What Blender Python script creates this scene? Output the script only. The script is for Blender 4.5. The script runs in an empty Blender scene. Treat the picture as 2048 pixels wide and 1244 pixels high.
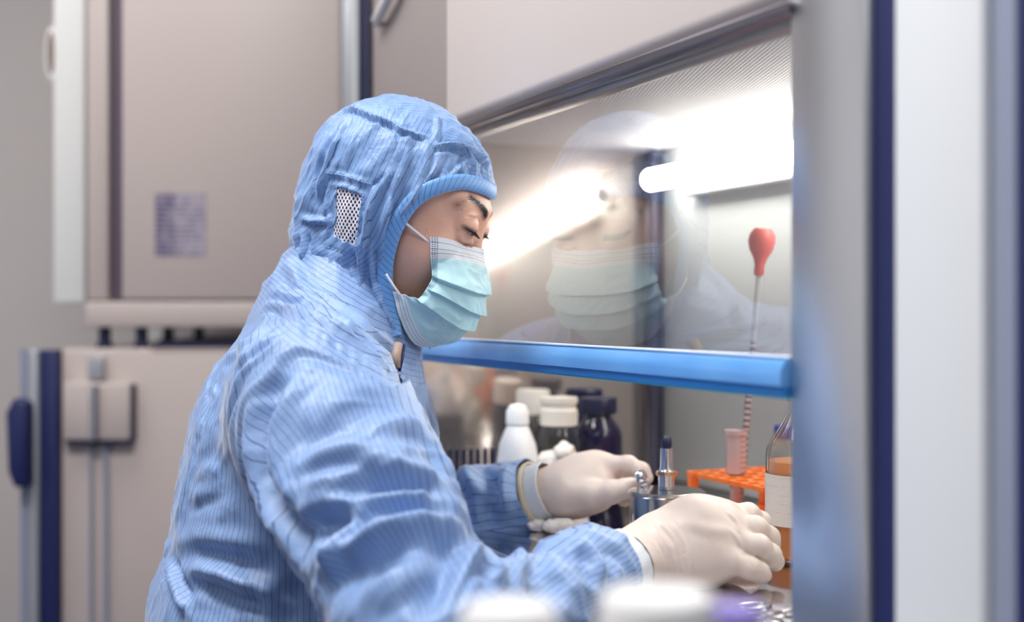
import bpy, math, random
import numpy as np
from mathutils import Vector, Matrix
from mathutils.bvhtree import BVHTree

SC = bpy.context.scene
random.seed(7)
np.random.seed(7)

# ---------------------------------------------------------------- camera, light, exposure
CAMZ = 1.10                      # height of the lens above the floor
FPX = 2600.0                     # focal length in pixels of a 2048 wide frame
cam_data = bpy.data.cameras.new('camera')
cam_data.sensor_width = 36.0
cam_data.lens = FPX / 2048.0 * 36.0
cam_data.clip_start = 0.02
cam_data.dof.use_dof = True
cam_data.dof.focus_distance = 1.27
cam_data.dof.aperture_fstop = cam_data.lens / 18.0
cam = bpy.data.objects.new('camera', cam_data)
cam.location = (0, 0, CAMZ)
cam.rotation_euler = (math.pi / 2, 0, 0)
SC.collection.objects.link(cam)
SC.camera = cam

SC.view_settings.view_transform = 'Standard'
SC.view_settings.look = 'None'
SC.view_settings.gamma = 1.0
SC.view_settings.exposure = 0.0
SC.view_settings.use_curve_mapping = False
SC.cycles.use_denoising = True
SC.cycles.max_bounces = 8
SC.cycles.transparent_max_bounces = 12
SC.cycles.sample_clamp_indirect = 6.0

world = bpy.data.worlds.new('world')
SC.world = world
world.use_nodes = True
world.node_tree.nodes['Background'].inputs[0].default_value = (0.62, 0.70, 0.86, 1)
world.node_tree.nodes['Background'].inputs[1].default_value = 0.25

def area_light(name, loc, rot, sx, sy, power, col=(1, 1, 1)):
    l = bpy.data.lights.new(name, 'AREA')
    l.shape = 'RECTANGLE'
    l.size = sx
    l.size_y = sy
    l.energy = power
    l.color = col
    o = bpy.data.objects.new(name, l)
    o.location = loc
    o.rotation_euler = rot
    SC.collection.objects.link(o)
    return o

# the ceiling panels of the clean room (out of frame, above); the third is added as fill for the face
PANELS = [((-0.60, 0.85, 2.585), 0.9, 0.45, 35), ((-1.3, 2.0, 2.585), 1.2, 0.6, 8),
          ((0.35, -0.6, 2.585), 1.2, 0.6, 8), ((-1.0, -1.4, 2.585), 1.2, 0.6, 4)]
for loc, sx, sy, pw in PANELS:
    area_light('ceiling_panel_light', loc, (0, 0, 0), sx, sy, pw, (1.0, 0.985, 0.965))

# ---------------------------------------------------------------- helpers
def at(px, py, Y):
    """point seen at pixel (px, py) of the 2048x1244 frame, Y metres in front of the lens"""
    return np.array([(px - 1024.0) / FPX * Y, Y, -(py - 622.0) / FPX * Y + CAMZ])

def link(o, parent=None):
    SC.collection.objects.link(o)
    if parent is not None:
        o.parent = parent
    return o

def np_mesh(name, V, F, mat, parent=None, smooth=True, attrs=None, world_coords=True):
    """V (n,3), F (m,4) or (m,3) arrays or list of lists -> one mesh object"""
    me = bpy.data.meshes.new(name)
    V = np.asarray(V, dtype=np.float64)
    if isinstance(F, np.ndarray):
        k = F.shape[1]
        me.vertices.add(len(V))
        me.vertices.foreach_set('co', V.astype(np.float32).ravel())
        me.loops.add(F.size)
        me.loops.foreach_set('vertex_index', F.astype(np.int32).ravel())
        me.polygons.add(len(F))
        me.polygons.foreach_set('loop_start', np.arange(0, F.size, k, dtype=np.int32))
        me.update(calc_edges=True)
    else:
        me.from_pydata([tuple(v) for v in V], [], [tuple(f) for f in F])
    me.validate()
    me.polygons.foreach_set('use_smooth', np.full(len(me.polygons), smooth, dtype=bool))
    if attrs:
        for an, av in attrs.items():
            av = np.asarray(av, dtype=np.float32)
            if av.ndim == 1:
                a = me.attributes.new(an, 'FLOAT', 'POINT')
                a.data.foreach_set('value', av)
            else:
                a = me.attributes.new(an, 'FLOAT_VECTOR', 'POINT')
                a.data.foreach_set('vector', av.ravel())
    if mat is not None:
        for m in (mat if isinstance(mat, (list, tuple)) else [mat]):
            me.materials.append(m)
    me.update()
    o = bpy.data.objects.new(name, me)
    link(o, parent)
    if parent is not None and world_coords:
        o.matrix_parent_inverse = parent_matrix(parent).inverted()
    return o

def parent_matrix(p):
    if p is None:
        return Matrix.Identity(4)
    m = p.matrix_basis.copy()
    if p.parent is not None:
        m = parent_matrix(p.parent) @ p.matrix_parent_inverse @ m
    return m

def empty(name, loc, rz=0.0):
    o = bpy.data.objects.new(name, None)
    o.empty_display_size = 0.05
    o.location = loc
    o.rotation_euler = (0, 0, rz)
    SC.collection.objects.link(o)
    return o

def tag(o, label=None, cat=None, group=None, kind=None):
    if label: o['label'] = label
    if cat: o['category'] = cat
    if group: o['group'] = group
    if kind: o['kind'] = kind
    return o

# meshes in the local space of their parent (parent inverse stays identity)
class MB:
    def __init__(self):
        self.v = []; self.f = []; self.mi = []
    def add(self, V, F, mi=0):
        n = len(self.v)
        self.v += [tuple(map(float, p)) for p in V]
        self.f += [tuple(int(i) + n for i in q) for q in F]
        self.mi += [mi] * len(F)
        return self
    def box(self, x0, x1, y0, y1, z0, z1, mi=0):
        V = [(x, y, z) for x in (x0, x1) for y in (y0, y1) for z in (z0, z1)]
        F = [(0, 1, 3, 2), (4, 6, 7, 5), (0, 4, 5, 1), (2, 3, 7, 6), (0, 2, 6, 4), (1, 5, 7, 3)]
        return self.add(V, F, mi)
    def lathe(self, prof, c=(0, 0, 0), n=32, mi=0, close=True):
        """prof: list of (r, z) from bottom to top"""
        V = []; F = []
        for r, z in prof:
            for k in range(n):
                a = 2 * math.pi * k / n
                V.append((c[0] + r * math.cos(a), c[1] + r * math.sin(a), c[2] + z))
        for i in range(len(prof) - 1):
            for k in range(n):
                a = i * n + k; b = i * n + (k + 1) % n
                F.append((a, b, b + n, a + n))
        if close:
            F.append(tuple(range(n - 1, -1, -1)))
            F.append(tuple(range((len(prof) - 1) * n, len(prof) * n)))
        return self.add(V, F, mi)
    def tube(self, pts, rad, n=12, mi=0, caps=True):
        pts = [np.array(p, float) for p in pts]
        m = len(pts)
        rs = rad if isinstance(rad, (list, tuple, np.ndarray)) else [rad] * m
        T = []
        for i in range(m):
            a = pts[max(i - 1, 0)]; b = pts[min(i + 1, m - 1)]
            t = b - a; T.append(t / (np.linalg.norm(t) + 1e-12))
        up = np.array([0, 0, 1.0]) if abs(T[0][2]) < 0.9 else np.array([0, 1.0, 0])
        nrm = np.cross(T[0], up); nrm /= np.linalg.norm(nrm)
        V = []; F = []
        for i in range(m):
            nrm = nrm - T[i] * np.dot(nrm, T[i]); nrm /= np.linalg.norm(nrm) + 1e-12
            bn = np.cross(T[i], nrm)
            for k in range(n):
                a = 2 * math.pi * k / n
                V.append(pts[i] + rs[i] * (math.cos(a) * nrm + math.sin(a) * bn))
        for i in range(m - 1):
            for k in range(n):
                a = i * n + k; b = i * n + (k + 1) % n
                F.append((a, b, b + n, a + n))
        if caps:
            F.append(tuple(range(n - 1, -1, -1)))
            F.append(tuple(range((m - 1) * n, m * n)))
        return self.add(V, F, mi)
    def prism(self, poly, axis, a0, a1, mi=0):
        """poly: 2D points, extruded along axis 'x','y' or 'z' from a0 to a1"""
        def P(p, a):
            return {'x': (a, p[0], p[1]), 'y': (p[0], a, p[1]), 'z': (p[0], p[1], a)}[axis]
        n = len(poly)
        V = [P(p, a0) for p in poly] + [P(p, a1) for p in poly]
        F = [(k, (k + 1) % n, (k + 1) % n + n, k + n) for k in range(n)]
        F += [tuple(range(n - 1, -1, -1)), tuple(range(n, 2 * n))]
        return self.add(V, F, mi)
    def build(self, name, mat, parent=None, smooth=False, bevel=0.0, seg=2, angle=35):
        me = bpy.data.meshes.new(name)
        me.from_pydata(self.v, [], self.f)
        for m in (mat if isinstance(mat, (list, tuple)) else [mat]):
            me.materials.append(m)
        for p, mi in zip(me.polygons, self.mi):
            p.material_index = mi
            p.use_smooth = True
        import bmesh
        bm = bmesh.new(); bm.from_mesh(me)
        bmesh.ops.recalc_face_normals(bm, faces=bm.faces)
        if bevel > 0:
            es = [e for e in bm.edges if len(e.link_faces) == 2 and e.calc_face_angle(0) > math.radians(angle)]
            bmesh.ops.bevel(bm, geom=es, offset=bevel, segments=seg, profile=0.5, affect='EDGES')
        for e in bm.edges:
            if len(e.link_faces) == 2 and e.calc_face_angle(0) > math.radians(angle if bevel <= 0 else 50):
                e.smooth = False
        for f in bm.faces:
            f.smooth = True
        bm.to_mesh(me); bm.free()
        me.update()
        o = bpy.data.objects.new(name, me)
        return link(o, parent)

# ---------------------------------------------------------------- materials
MATS = {}
def principled(name, col=(0.8, 0.8, 0.8), rough=0.5, metal=0.0, **kw):
    m = bpy.data.materials.new(name)
    m.use_nodes = True
    b = m.node_tree.nodes['Principled BSDF']
    b.inputs['Base Color'].default_value = (*col, 1)
    b.inputs['Roughness'].default_value = rough
    b.inputs['Metallic'].default_value = metal
    for k, v in kw.items():
        b.inputs[k.replace('_', ' ')].default_value = v
    MATS[name] = m
    return m

class NT:
    """small helper that writes node maths"""
    def __init__(self, mat):
        self.t = mat.node_tree; self.b = self.t.nodes.get('Principled BSDF')
    def _in(self, sock, v):
        if isinstance(v, (int, float)): sock.default_value = v
        elif isinstance(v, tuple): sock.default_value = v if len(v) == len(sock.default_value) else (*v, 1)
        else: self.t.links.new(v, sock)
    def m(self, op, a, b=0.0, c=None, clamp=False):
        n = self.t.nodes.new('ShaderNodeMath'); n.operation = op; n.use_clamp = clamp
        self._in(n.inputs[0], a); self._in(n.inputs[1], b)
        if c is not None: self._in(n.inputs[2], c)
        return n.outputs[0]
    def attr(self, name, vec=False):
        n = self.t.nodes.new('ShaderNodeAttribute'); n.attribute_name = name
        return n.outputs['Vector'] if vec else n.outputs['Fac']
    def coord(self, which='Object'):
        n = self.t.nodes.new('ShaderNodeTexCoord'); return n.outputs[which]
    def sep(self, v):
        n = self.t.nodes.new('ShaderNodeSeparateXYZ'); self.t.links.new(v, n.inputs[0]); return n.outputs
    def noise(self, vec, scale=5.0, detail=3.0, rough=0.5, dist=0.0):
        n = self.t.nodes.new('ShaderNodeTexNoise'); n.inputs['Scale'].default_value = scale
        n.inputs['Detail'].default_value = detail; n.inputs['Roughness'].default_value = rough
        n.inputs['Distortion'].default_value = dist
        if vec is not None: self.t.links.new(vec, n.inputs['Vector'])
        return n.outputs[0]
    def mapping(self, vec, scale=(1, 1, 1), rot=(0, 0, 0)):
        n = self.t.nodes.new('ShaderNodeMapping'); self.t.links.new(vec, n.inputs[0])
        n.inputs['Scale'].default_value = scale; n.inputs['Rotation'].default_value = rot
        return n.outputs[0]
    def mix(self, fac, a, b):
        n = self.t.nodes.new('ShaderNodeMix'); n.data_type = 'RGBA'
        self._in(n.inputs[0], fac); self._in(n.inputs[6], a); self._in(n.inputs[7], b)
        return n.outputs[2]
    def ramp(self, fac, stops):
        n = self.t.nodes.new('ShaderNodeValToRGB'); self._in(n.inputs[0], fac)
        e = n.color_ramp.elements
        while len(e) < len(stops): e.new(0.5)
        for s, (p, c) in zip(e, stops):
            s.position = p; s.color = (*c, 1) if len(c) == 3 else c
        return n.outputs[0]
    def bump(self, h, strength=0.3, dist=0.001):
        n = self.t.nodes.new('ShaderNodeBump'); n.inputs['Strength'].default_value = strength
        n.inputs['Distance'].default_value = dist
        self._in(n.inputs['Height'], h)
        self.t.links.new(n.outputs[0], self.b.inputs['Normal'])
        return n.outputs[0]
    def set(self, sock, v):
        self._in(self.b.inputs[sock], v)

# room and furniture
wall_m = principled('wall_paint', (0.60, 0.55, 0.53), 0.6)
floor_m = principled('floor_vinyl', (0.06, 0.08, 0.17), 0.35)
wallpale_m = principled('pale_wall_paint', (0.78, 0.78, 0.79), 0.6)
walldark_m = principled('grey_wall_paint', (0.26, 0.27, 0.32), 0.6)
ceil_m = principled('ceiling_panel', (0.8, 0.8, 0.8), 0.7)
beige_m = principled('cabinet_enamel', (0.54, 0.46, 0.43), 0.45)
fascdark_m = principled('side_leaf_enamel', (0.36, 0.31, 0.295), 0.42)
n = NT(beige_m); n.bump(n.noise(n.coord(), 900.0, 2.0), 0.08, 0.0005)
white_m = principled('white_enamel', (0.80, 0.79, 0.76), 0.4)
navy_m = principled('navy_gasket_and_gap_shade', (0.008, 0.014, 0.09), 0.5)  # gasket colour, also the bluish shade put into the dark gaps
dark_m = principled('dark_rubber_and_shade', (0.012, 0.014, 0.05), 0.55)  # rubber parts, also the strip and plate that stand in for shade
steelgrey_m = principled('grey_trim', (0.42, 0.43, 0.47), 0.35, 0.3)
panelwhite_m = principled('white_side_panel', (0.74, 0.76, 0.78), 0.45)
greyblue_m = principled('grey_blue_panel', (0.27, 0.30, 0.40), 0.4)

def brushed(name, col, rough, scale=(3, 3, 400), aniso=0.5, bs=0.08):
    m = principled(name, col, rough, 1.0)
    n = NT(m)
    v = n.mapping(n.coord(), scale)
    h = n.noise(v, 1.0, 3.0)
    n.bump(h, bs, 0.0006)
    v2 = n.noise(n.mapping(n.coord(), (1.5, 1.5, 3.0)), 1.0, 2.0)
    n.set('Roughness', n.m('ADD', n.m('MULTIPLY', v2, 0.12), rough - 0.06))
    return m
steel_wall_m = brushed('brushed_steel_side_wall', (0.74, 0.66, 0.61), 0.15, (3, 3, 300), bs=0.03)
steel_wall_m.node_tree.nodes['Principled BSDF'].inputs['Metallic'].default_value = 0.85
steel_post_m = brushed('brushed_steel_post', (0.72, 0.72, 0.74), 0.30, (300, 300, 3), bs=0.05)
steel_top_m = brushed('polished_steel_worktop', (0.62, 0.60, 0.62), 0.10, (60, 3, 60), bs=0.02)
rail_m = principled('rail_steel', (0.20, 0.185, 0.21), 0.28, 0.9)
backwall_m = principled('back_wall_grey', (0.68, 0.70, 0.68), 0.45, 0.0)
strip_m = principled('dark_corner_strip', (0.10, 0.10, 0.15), 0.35, 0.6)
chrome_m = principled('chrome', (0.80, 0.79, 0.80), 0.10, 1.0)
dchrome_m = principled('steel_pot', (0.62, 0.60, 0.60), 0.14, 1.0)
scis_m = principled('scissor_steel', (0.42, 0.40, 0.42), 0.24, 1.0)
brass_m = principled('copper_ring', (0.75, 0.40, 0.20), 0.25, 1.0)

# fascia: enamel with a few brownish drip stains of its own
fascia_m = principled('fascia_enamel', (0.66, 0.585, 0.555), 0.38)
n = NT(fascia_m)
st = n.noise(n.mapping(n.coord(), (9.0, 9.0, 5.0)), 1.0, 5.0, 0.65, 0.8)
st2 = n.noise(n.coord(), 2.3, 1.0)
fac = n.m('MULTIPLY', n.m('SUBTRACT', st, 0.60, clamp=True), n.m('MULTIPLY', n.m('SUBTRACT', st2, 0.45, clamp=True), 9.0), clamp=True)
n.set('Base Color', n.mix(fac, (0.66, 0.585, 0.555), (0.42, 0.33, 0.24)))

# perforated ceiling of the bench: pale mesh with rows of small dark openings
mesh_m = principled('perforated_diffuser', (0.84, 0.80, 0.78), 0.55)
n = NT(mesh_m)
sx, sy, sz = n.sep(n.coord())
def dots(n, a, b, pa, pb, r0, r1):
    """staggered dots: 0 in a hole, 1 between; a, b sockets in metres"""
    A = n.m('DIVIDE', a, pa); B = n.m('DIVIDE', b, pb)
    out = []
    for off in (0.0, 0.5):
        fa = n.m('SUBTRACT', n.m('FRACT', n.m('ADD', A, 100.0 + off)), 0.5)
        fb = n.m('SUBTRACT', n.m('FRACT', n.m('ADD', B, 100.0 + off)), 0.5)
        d = n.m('SQRT', n.m('ADD', n.m('MULTIPLY', fa, fa), n.m('MULTIPLY', fb, fb)))
        out.append(d)
    d = n.m('MINIMUM', out[0], out[1])
    return n.m('DIVIDE', n.m('SUBTRACT', d, r0), r1 - r0, clamp=True)
hole = dots(n, sx, sy, 0.0125, 0.0046, 0.20, 0.36)
n.set('Base Color', n.mix(hole, (0.20, 0.15, 0.16), (0.86, 0.82, 0.80)))
n.bump(hole, 0.6, 0.001)

# the lowered sash: thin clear sheet, its outer face mirrors like glass
glass_m = bpy.data.materials.new('sash_glass'); glass_m.use_nodes = True
t = glass_m.node_tree; t.nodes.clear()
out = t.nodes.new('ShaderNodeOutputMaterial'); mx = t.nodes.new('ShaderNodeMixShader')
tr = t.nodes.new('ShaderNodeBsdfTransparent'); tr.inputs[0].default_value = (0.97, 0.98, 0.98, 1)
gl = t.nodes.new('ShaderNodeBsdfGlossy'); gl.inputs['Roughness'].default_value = 0.0
gl.inputs['Color'].default_value = (1, 1, 1, 1)
fr = t.nodes.new('ShaderNodeFresnel'); fr.inputs['IOR'].default_value = 2.3
ge = t.nodes.new('ShaderNodeNewGeometry')
mm = t.nodes.new('ShaderNodeMath'); mm.operation = 'SUBTRACT'; mm.inputs[0].default_value = 1.0
m2 = t.nodes.new('ShaderNodeMath'); m2.operation = 'MULTIPLY'
t.links.new(ge.outputs['Backfacing'], mm.inputs[1]); t.links.new(mm.outputs[0], m2.inputs[0])
t.links.new(fr.outputs[0], m2.inputs[1]); t.links.new(m2.outputs[0], mx.inputs[0])
t.links.new(tr.outputs[0], mx.inputs[1]); t.links.new(gl.outputs[0], mx.inputs[2])
t.links.new(mx.outputs[0], out.inputs[0])
clear_m = bpy.data.materials.new('sash_clear_side'); clear_m.use_nodes = True
t = clear_m.node_tree; t.nodes.clear()
out = t.nodes.new('ShaderNodeOutputMaterial'); tr = t.nodes.new('ShaderNodeBsdfTransparent')
t.links.new(tr.outputs[0], out.inputs[0])

bar_m = principled('blue_film_bar', (0.10, 0.33, 0.75), 0.22, Coat_Weight=0.5)
n = NT(bar_m)
nz = n.noise(n.mapping(n.coord(), (9, 9, 1)), 1.0, 3.0)
n.set('Base Color', n.mix(nz, (0.06, 0.26, 0.68), (0.18, 0.44, 0.82)))
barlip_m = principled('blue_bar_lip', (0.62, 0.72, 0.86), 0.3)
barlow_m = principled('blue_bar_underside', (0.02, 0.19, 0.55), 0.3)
cyan_m = principled('cyan_bar_edge', (0.02, 0.42, 0.62), 0.3)

def emit(name, col, s):
    m = bpy.data.materials.new(name); m.use_nodes = True
    b = m.node_tree.nodes['Principled BSDF']
    b.inputs['Base Color'].default_value = (0.9, 0.9, 0.9, 1)
    b.inputs['Emission Color'].default_value = (*col, 1)
    b.inputs['Emission Strength'].default_value = s
    return m
tube_m = emit('lit_fluorescent_tube', (1.0, 0.99, 0.93), 19.0)
panel_m = emit('lit_ceiling_panel', (1, 1, 1), 4.0)

# textile of the coverall: satin blue weave with thin dark conductive stripes
def cloth(name, base, light, pitch=0.0050, wide=0.105, bump=0.25):
    m = principled(name, base, 0.47, Sheen_Weight=0.45, Sheen_Roughness=0.35, Specular_IOR_Level=0.5)
    n = NT(m)
    s = n.attr('stripe')
    wob = n.m('MULTIPLY', n.m('SUBTRACT', n.noise(n.coord(), 22.0, 2.0), 0.5), 0.0022)
    fr = n.m('FRACT', n.m('ADD', n.m('DIVIDE', n.m('ADD', s, wob), pitch), 200.0))
    d = n.m('ABSOLUTE', n.m('SUBTRACT', fr, 0.5))
    line = n.m('LESS_THAN', d, wide / 2)
    nz = n.noise(n.mapping(n.coord(), (14, 14, 7)), 1.0, 4.0)
    col = n.mix(nz, base, light)
    col = n.mix(n.m('MULTIPLY', line, 0.74), col, (0.012, 0.035, 0.16))
    n.set('Base Color', col)
    f1 = n.noise(n.mapping(n.coord(), (1, 1, 0.45)), 55.0, 4.0, 0.55, 0.6)
    rid = n.m('SUBTRACT', 1.0, n.m('ABSOLUTE', n.m('MULTIPLY', n.m('SUBTRACT', f1, 0.5), 4.0)))
    n.bump(rid, bump, 0.0018)
    return m
hood_m = cloth('hood_cloth', (0.140, 0.270, 0.55), (0.235, 0.375, 0.645), bump=0.40)
suit_m = cloth('coverall_cloth', (0.155, 0.275, 0.54), (0.265, 0.385, 0.63), pitch=0.0046, bump=0.30)
trim_m = cloth('hood_edge_binding', (0.13, 0.33, 0.72), (0.18, 0.40, 0.78), pitch=0.0062, bump=0.1)
stitch_m = principled('stitched_seam', (0.10, 0.26, 0.62), 0.6)
stitchl_m = principled('pale_stitching', (0.42, 0.62, 0.90), 0.6)

hmesh_m = principled('white_breathing_mesh', (0.80, 0.78, 0.84), 0.6)
n = NT(hmesh_m)
px_, py_, pz_ = n.sep(n.attr('pq', True))
hole = dots(n, px_, py_, 0.0044, 0.0066, 0.20, 0.27)
n.set('Base Color', n.mix(hole, (0.01, 0.012, 0.05), (0.80, 0.77, 0.83)))
n.bump(hole, 0.5, 0.0006)

# skin
skin_m = principled('skin', (0.50, 0.29, 0.22), 0.47, Subsurface_Weight=0.12, Subsurface_Scale=0.02)
skin_m.node_tree.nodes['Principled BSDF'].inputs['Subsurface Radius'].default_value = (1.0, 0.35, 0.2)
n = NT(skin_m)
big = n.noise(n.coord(), 28.0, 4.0, 0.6)
c = n.mix(big, (0.66, 0.355, 0.26), (0.88, 0.53, 0.40))
sp = n.noise(n.coord(), 170.0, 1.0)
sp2 = n.noise(n.coord(), 30.0, 1.0)
spot = n.m('MULTIPLY', n.m('MULTIPLY', n.m('SUBTRACT', sp, 0.69, clamp=True), 12.0, clamp=True),
           n.m('MULTIPLY', n.m('SUBTRACT', sp2, 0.45, clamp=True), 6.0, clamp=True), clamp=True)
c = n.mix(n.m('MULTIPLY', spot, 0.6), c, (0.17, 0.07, 0.07))
hair = n.attr('hair')
c = n.mix(hair, c, (0.055, 0.03, 0.035))
lipa = n.attr('lip')
c = n.mix(lipa, c, (0.42, 0.14, 0.13))
n.set('Base Color', c)
n.bump(n.noise(n.coord(), 420.0, 3.0), 0.22, 0.0006)
hair_m = principled('dark_hair', (0.012, 0.010, 0.016), 0.5)
eye_m = principled('eyeball', (0.75, 0.66, 0.66), 0.08)
n = NT(eye_m)
irisd = n.attr('iris')
n.set('Base Color', n.ramp(irisd, [(0.0, (0.004, 0.004, 0.01)), (0.40, (0.008, 0.005, 0.012)), (0.46, (0.62, 0.52, 0.54)), (1.0, (0.66, 0.50, 0.50))]))

# surgical mask
mask_m = principled('mask_nonwoven', (0.50, 0.74, 0.80), 0.62, Subsurface_Weight=0.08, Subsurface_Scale=0.01)
n = NT(mask_m)
rr = n.attr('row')       # 0 top edge .. 1 bottom edge
ru = n.attr('across')    # metres from the midline
re = n.attr('edge')      # metres from the side edge
rt = n.attr('rtop')      # metres below the top edge
rb = n.attr('rbot')      # metres above the bottom edge
def band(n, v, c, w):    # 1 inside |v-c|<w
    return n.m('LESS_THAN', n.m('ABSOLUTE', n.m('SUBTRACT', v, c)), w)
def dash(n, v, p, duty):
    return n.m('LESS_THAN', n.m('FRACT', n.m('ADD', n.m('DIVIDE', v, p), 100.0)), duty)
topband = n.m('LESS_THAN', rt, 0.0195)
botband = n.m('LESS_THAN', rb, 0.0125)
sideband = n.m('LESS_THAN', re, 0.0065)
base = n.mix(n.noise(n.coord(), 26.0, 4.0), (0.43, 0.72, 0.80), (0.56, 0.80, 0.85))
base = n.mix(topband, base, (0.78, 0.80, 0.86))
base = n.mix(botband, base, (0.74, 0.82, 0.88))
d1 = dash(n, ru, 0.0018, 0.55)
lines = None
for v0 in (0.0052, 0.0108, 0.0142):
    b_ = n.m('MULTIPLY', band(n, rt, v0, 0.00038), d1)
    lines = b_ if lines is None else n.m('MAXIMUM', lines, b_)
for v0 in (0.0035, 0.0068, 0.0098):
    lines = n.m('MAXIMUM', lines, n.m('MULTIPLY', band(n, rb, v0, 0.00035), d1))
d2 = dash(n, rr, 0.0125, 0.5)
for e0 in (0.0018, 0.0038, 0.0058):
    lines = n.m('MAXIMUM', lines, n.m('MULTIPLY', n.m('MULTIPLY', band(n, re, e0, 0.0007), d2), n.m('LESS_THAN', rr, 0.52)))
base = n.mix(n.m('MULTIPLY', lines, 0.85), base, (0.03, 0.05, 0.12))
n.set('Base Color', base)
n.bump(n.noise(n.coord(), 300.0, 3.0), 0.12, 0.0004)
loop_m = principled('ear_loop_elastic', (0.85, 0.84, 0.88), 0.55)

# latex gloves
glove_m = principled('latex_glove', (0.70, 0.585, 0.53), 0.42, Subsurface_Weight=0.15, Subsurface_Scale=0.008)
n = NT(glove_m)
n.set('Base Color', n.mix(n.noise(n.coord(), 30.0, 3.0), (0.66, 0.53, 0.48), (0.77, 0.67, 0.60)))
n.bump(n.noise(n.mapping(n.coord(), (1, 1, 1)), 160.0, 3.0), 0.10, 0.0006)
cuff_m = principled('glove_cuff_knit', (0.66, 0.68, 0.72), 0.65)
n = NT(cuff_m); n.bump(n.noise(n.mapping(n.coord(), (200, 30, 200)), 1.0, 2.0), 0.3, 0.0006)
roll_m = principled('rolled_glove_rim', (0.72, 0.60, 0.40), 0.5)

# things on the bench
orange_m = principled('orange_plastic', (0.95, 0.22, 0.03), 0.35, Subsurface_Weight=0.2, Subsurface_Scale=0.01)
red_rub_m = principled('red_rubber', (0.70, 0.13, 0.11), 0.42)
amber_m = principled('amber_glass', (0.010, 0.006, 0.035), 0.12)
blackcap_m = principled('black_cap', (0.010, 0.012, 0.05), 0.4)
white_pl_m = principled('white_plastic', (0.84, 0.83, 0.82), 0.35)
whitecap_m = principled('cream_cap', (0.78, 0.72, 0.64), 0.45)
purple_m = principled('purple_cap', (0.26, 0.20, 0.62), 0.45)
bluecap_m = principled('blue_cap', (0.01, 0.03, 0.36), 0.4)
cotton_m = principled('cotton', (0.86, 0.80, 0.74), 0.9)
n = NT(cotton_m); n.bump(n.noise(n.coord(), 140.0, 4.0), 0.6, 0.003)
bglass_m = bpy.data.materials.new('clear_glass'); bglass_m.use_nodes = True
t = bglass_m.node_tree; t.nodes.clear()
out = t.nodes.new('ShaderNodeOutputMaterial'); mx = t.nodes.new('ShaderNodeMixShader')
tr = t.nodes.new('ShaderNodeBsdfTransparent'); tr.inputs[0].default_value = (0.93, 0.95, 0.94, 1)
gl = t.nodes.new('ShaderNodeBsdfGlossy'); gl.inputs['Roughness'].default_value = 0.03
lw = t.nodes.new('ShaderNodeLayerWeight'); lw.inputs[0].default_value = 0.5
pw_ = t.nodes.new('ShaderNodeMath'); pw_.operation = 'POWER'; pw_.inputs[1].default_value = 2.6
ml_ = t.nodes.new('ShaderNodeMath'); ml_.operation = 'MULTIPLY_ADD'; ml_.inputs[1].default_value = 0.80; ml_.inputs[2].default_value = 0.035
t.links.new(lw.outputs['Facing'], pw_.inputs[0]); t.links.new(pw_.outputs[0], ml_.inputs[0]); t.links.new(ml_.outputs[0], mx.inputs[0]); t.links.new(tr.outputs[0], mx.inputs[1]); t.links.new(gl.outputs[0], mx.inputs[2])
t.links.new(mx.outputs[0], out.inputs[0])
pinkpl_m = principled('pink_tinted_tube', (0.86, 0.62, 0.60), 0.25, Transmission_Weight=0.55, IOR=1.3)
n = NT(pinkpl_m)
sx, sy, sz = n.sep(n.coord())
g = n.m('MULTIPLY', dash(n, sz, 0.006, 0.35), n.m('GREATER_THAN', sx, 0.003))
n.set('Base Color', n.mix(n.m('MULTIPLY', g, 0.6), (0.92, 0.78, 0.76), (0.75, 0.30, 0.27)))
liquid_m = principled('orange_medium', (1.0, 0.36, 0.11), 0.12, Transmission_Weight=0.0, IOR=1.33)
pink_liquid_m = principled('pale_pink_medium', (1.0, 0.66, 0.52), 0.05, Transmission_Weight=0.5, IOR=1.33)
label_m = principled('bottle_label', (0.70, 0.62, 0.55), 0.6)
n = NT(label_m)
sx, sy, sz = n.sep(n.coord())
band1 = n.m('GREATER_THAN', sz, 0.098)
ln = n.m('MULTIPLY', dash(n, sz, 0.0085, 0.10), n.m('GREATER_THAN', n.noise(n.coord(), 160.0, 1.0), 0.5))
n.set('Base Color', n.mix(n.m('MULTIPLY', ln, 0.25), n.mix(band1, (0.72, 0.64, 0.57), (0.42, 0.46, 0.46)), (0.25, 0.2, 0.2)))
grad_m = principled('graduated_pipette', (0.85, 0.86, 0.87), 0.15, Transmission_Weight=0.5)
n = NT(grad_m)
sx, sy, sz = n.sep(n.coord())
n.set('Base Color', n.mix(n.m('MULTIPLY', dash(n, sz, 0.007, 0.4), n.m('LESS_THAN', sz, 0.17)), (0.80, 0.78, 0.77), (0.36, 0.20, 0.22)))

# printed notice on the incubator
paper_m = principled('printed_notice', (0.55, 0.51, 0.56), 0.6)
n = NT(paper_m)
sx, sy, sz = n.sep(n.coord())
rows = dash(n, sz, 0.0105, 0.55)
blk = n.noise(n.mapping(n.coord(), (60, 1, 30)), 1.0, 3.0)
ink = n.m('MULTIPLY', rows, n.m('GREATER_THAN', blk, 0.47))
leftd = n.m('MULTIPLY', n.m('LESS_THAN', sx, -0.012), 0.45)
ink2 = n.m('ADD', n.m('MULTIPLY', ink, 0.55), leftd, clamp=True)
n.set('Base Color', n.mix(ink2, (0.37, 0.33, 0.39), (0.10, 0.08, 0.16)))

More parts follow.
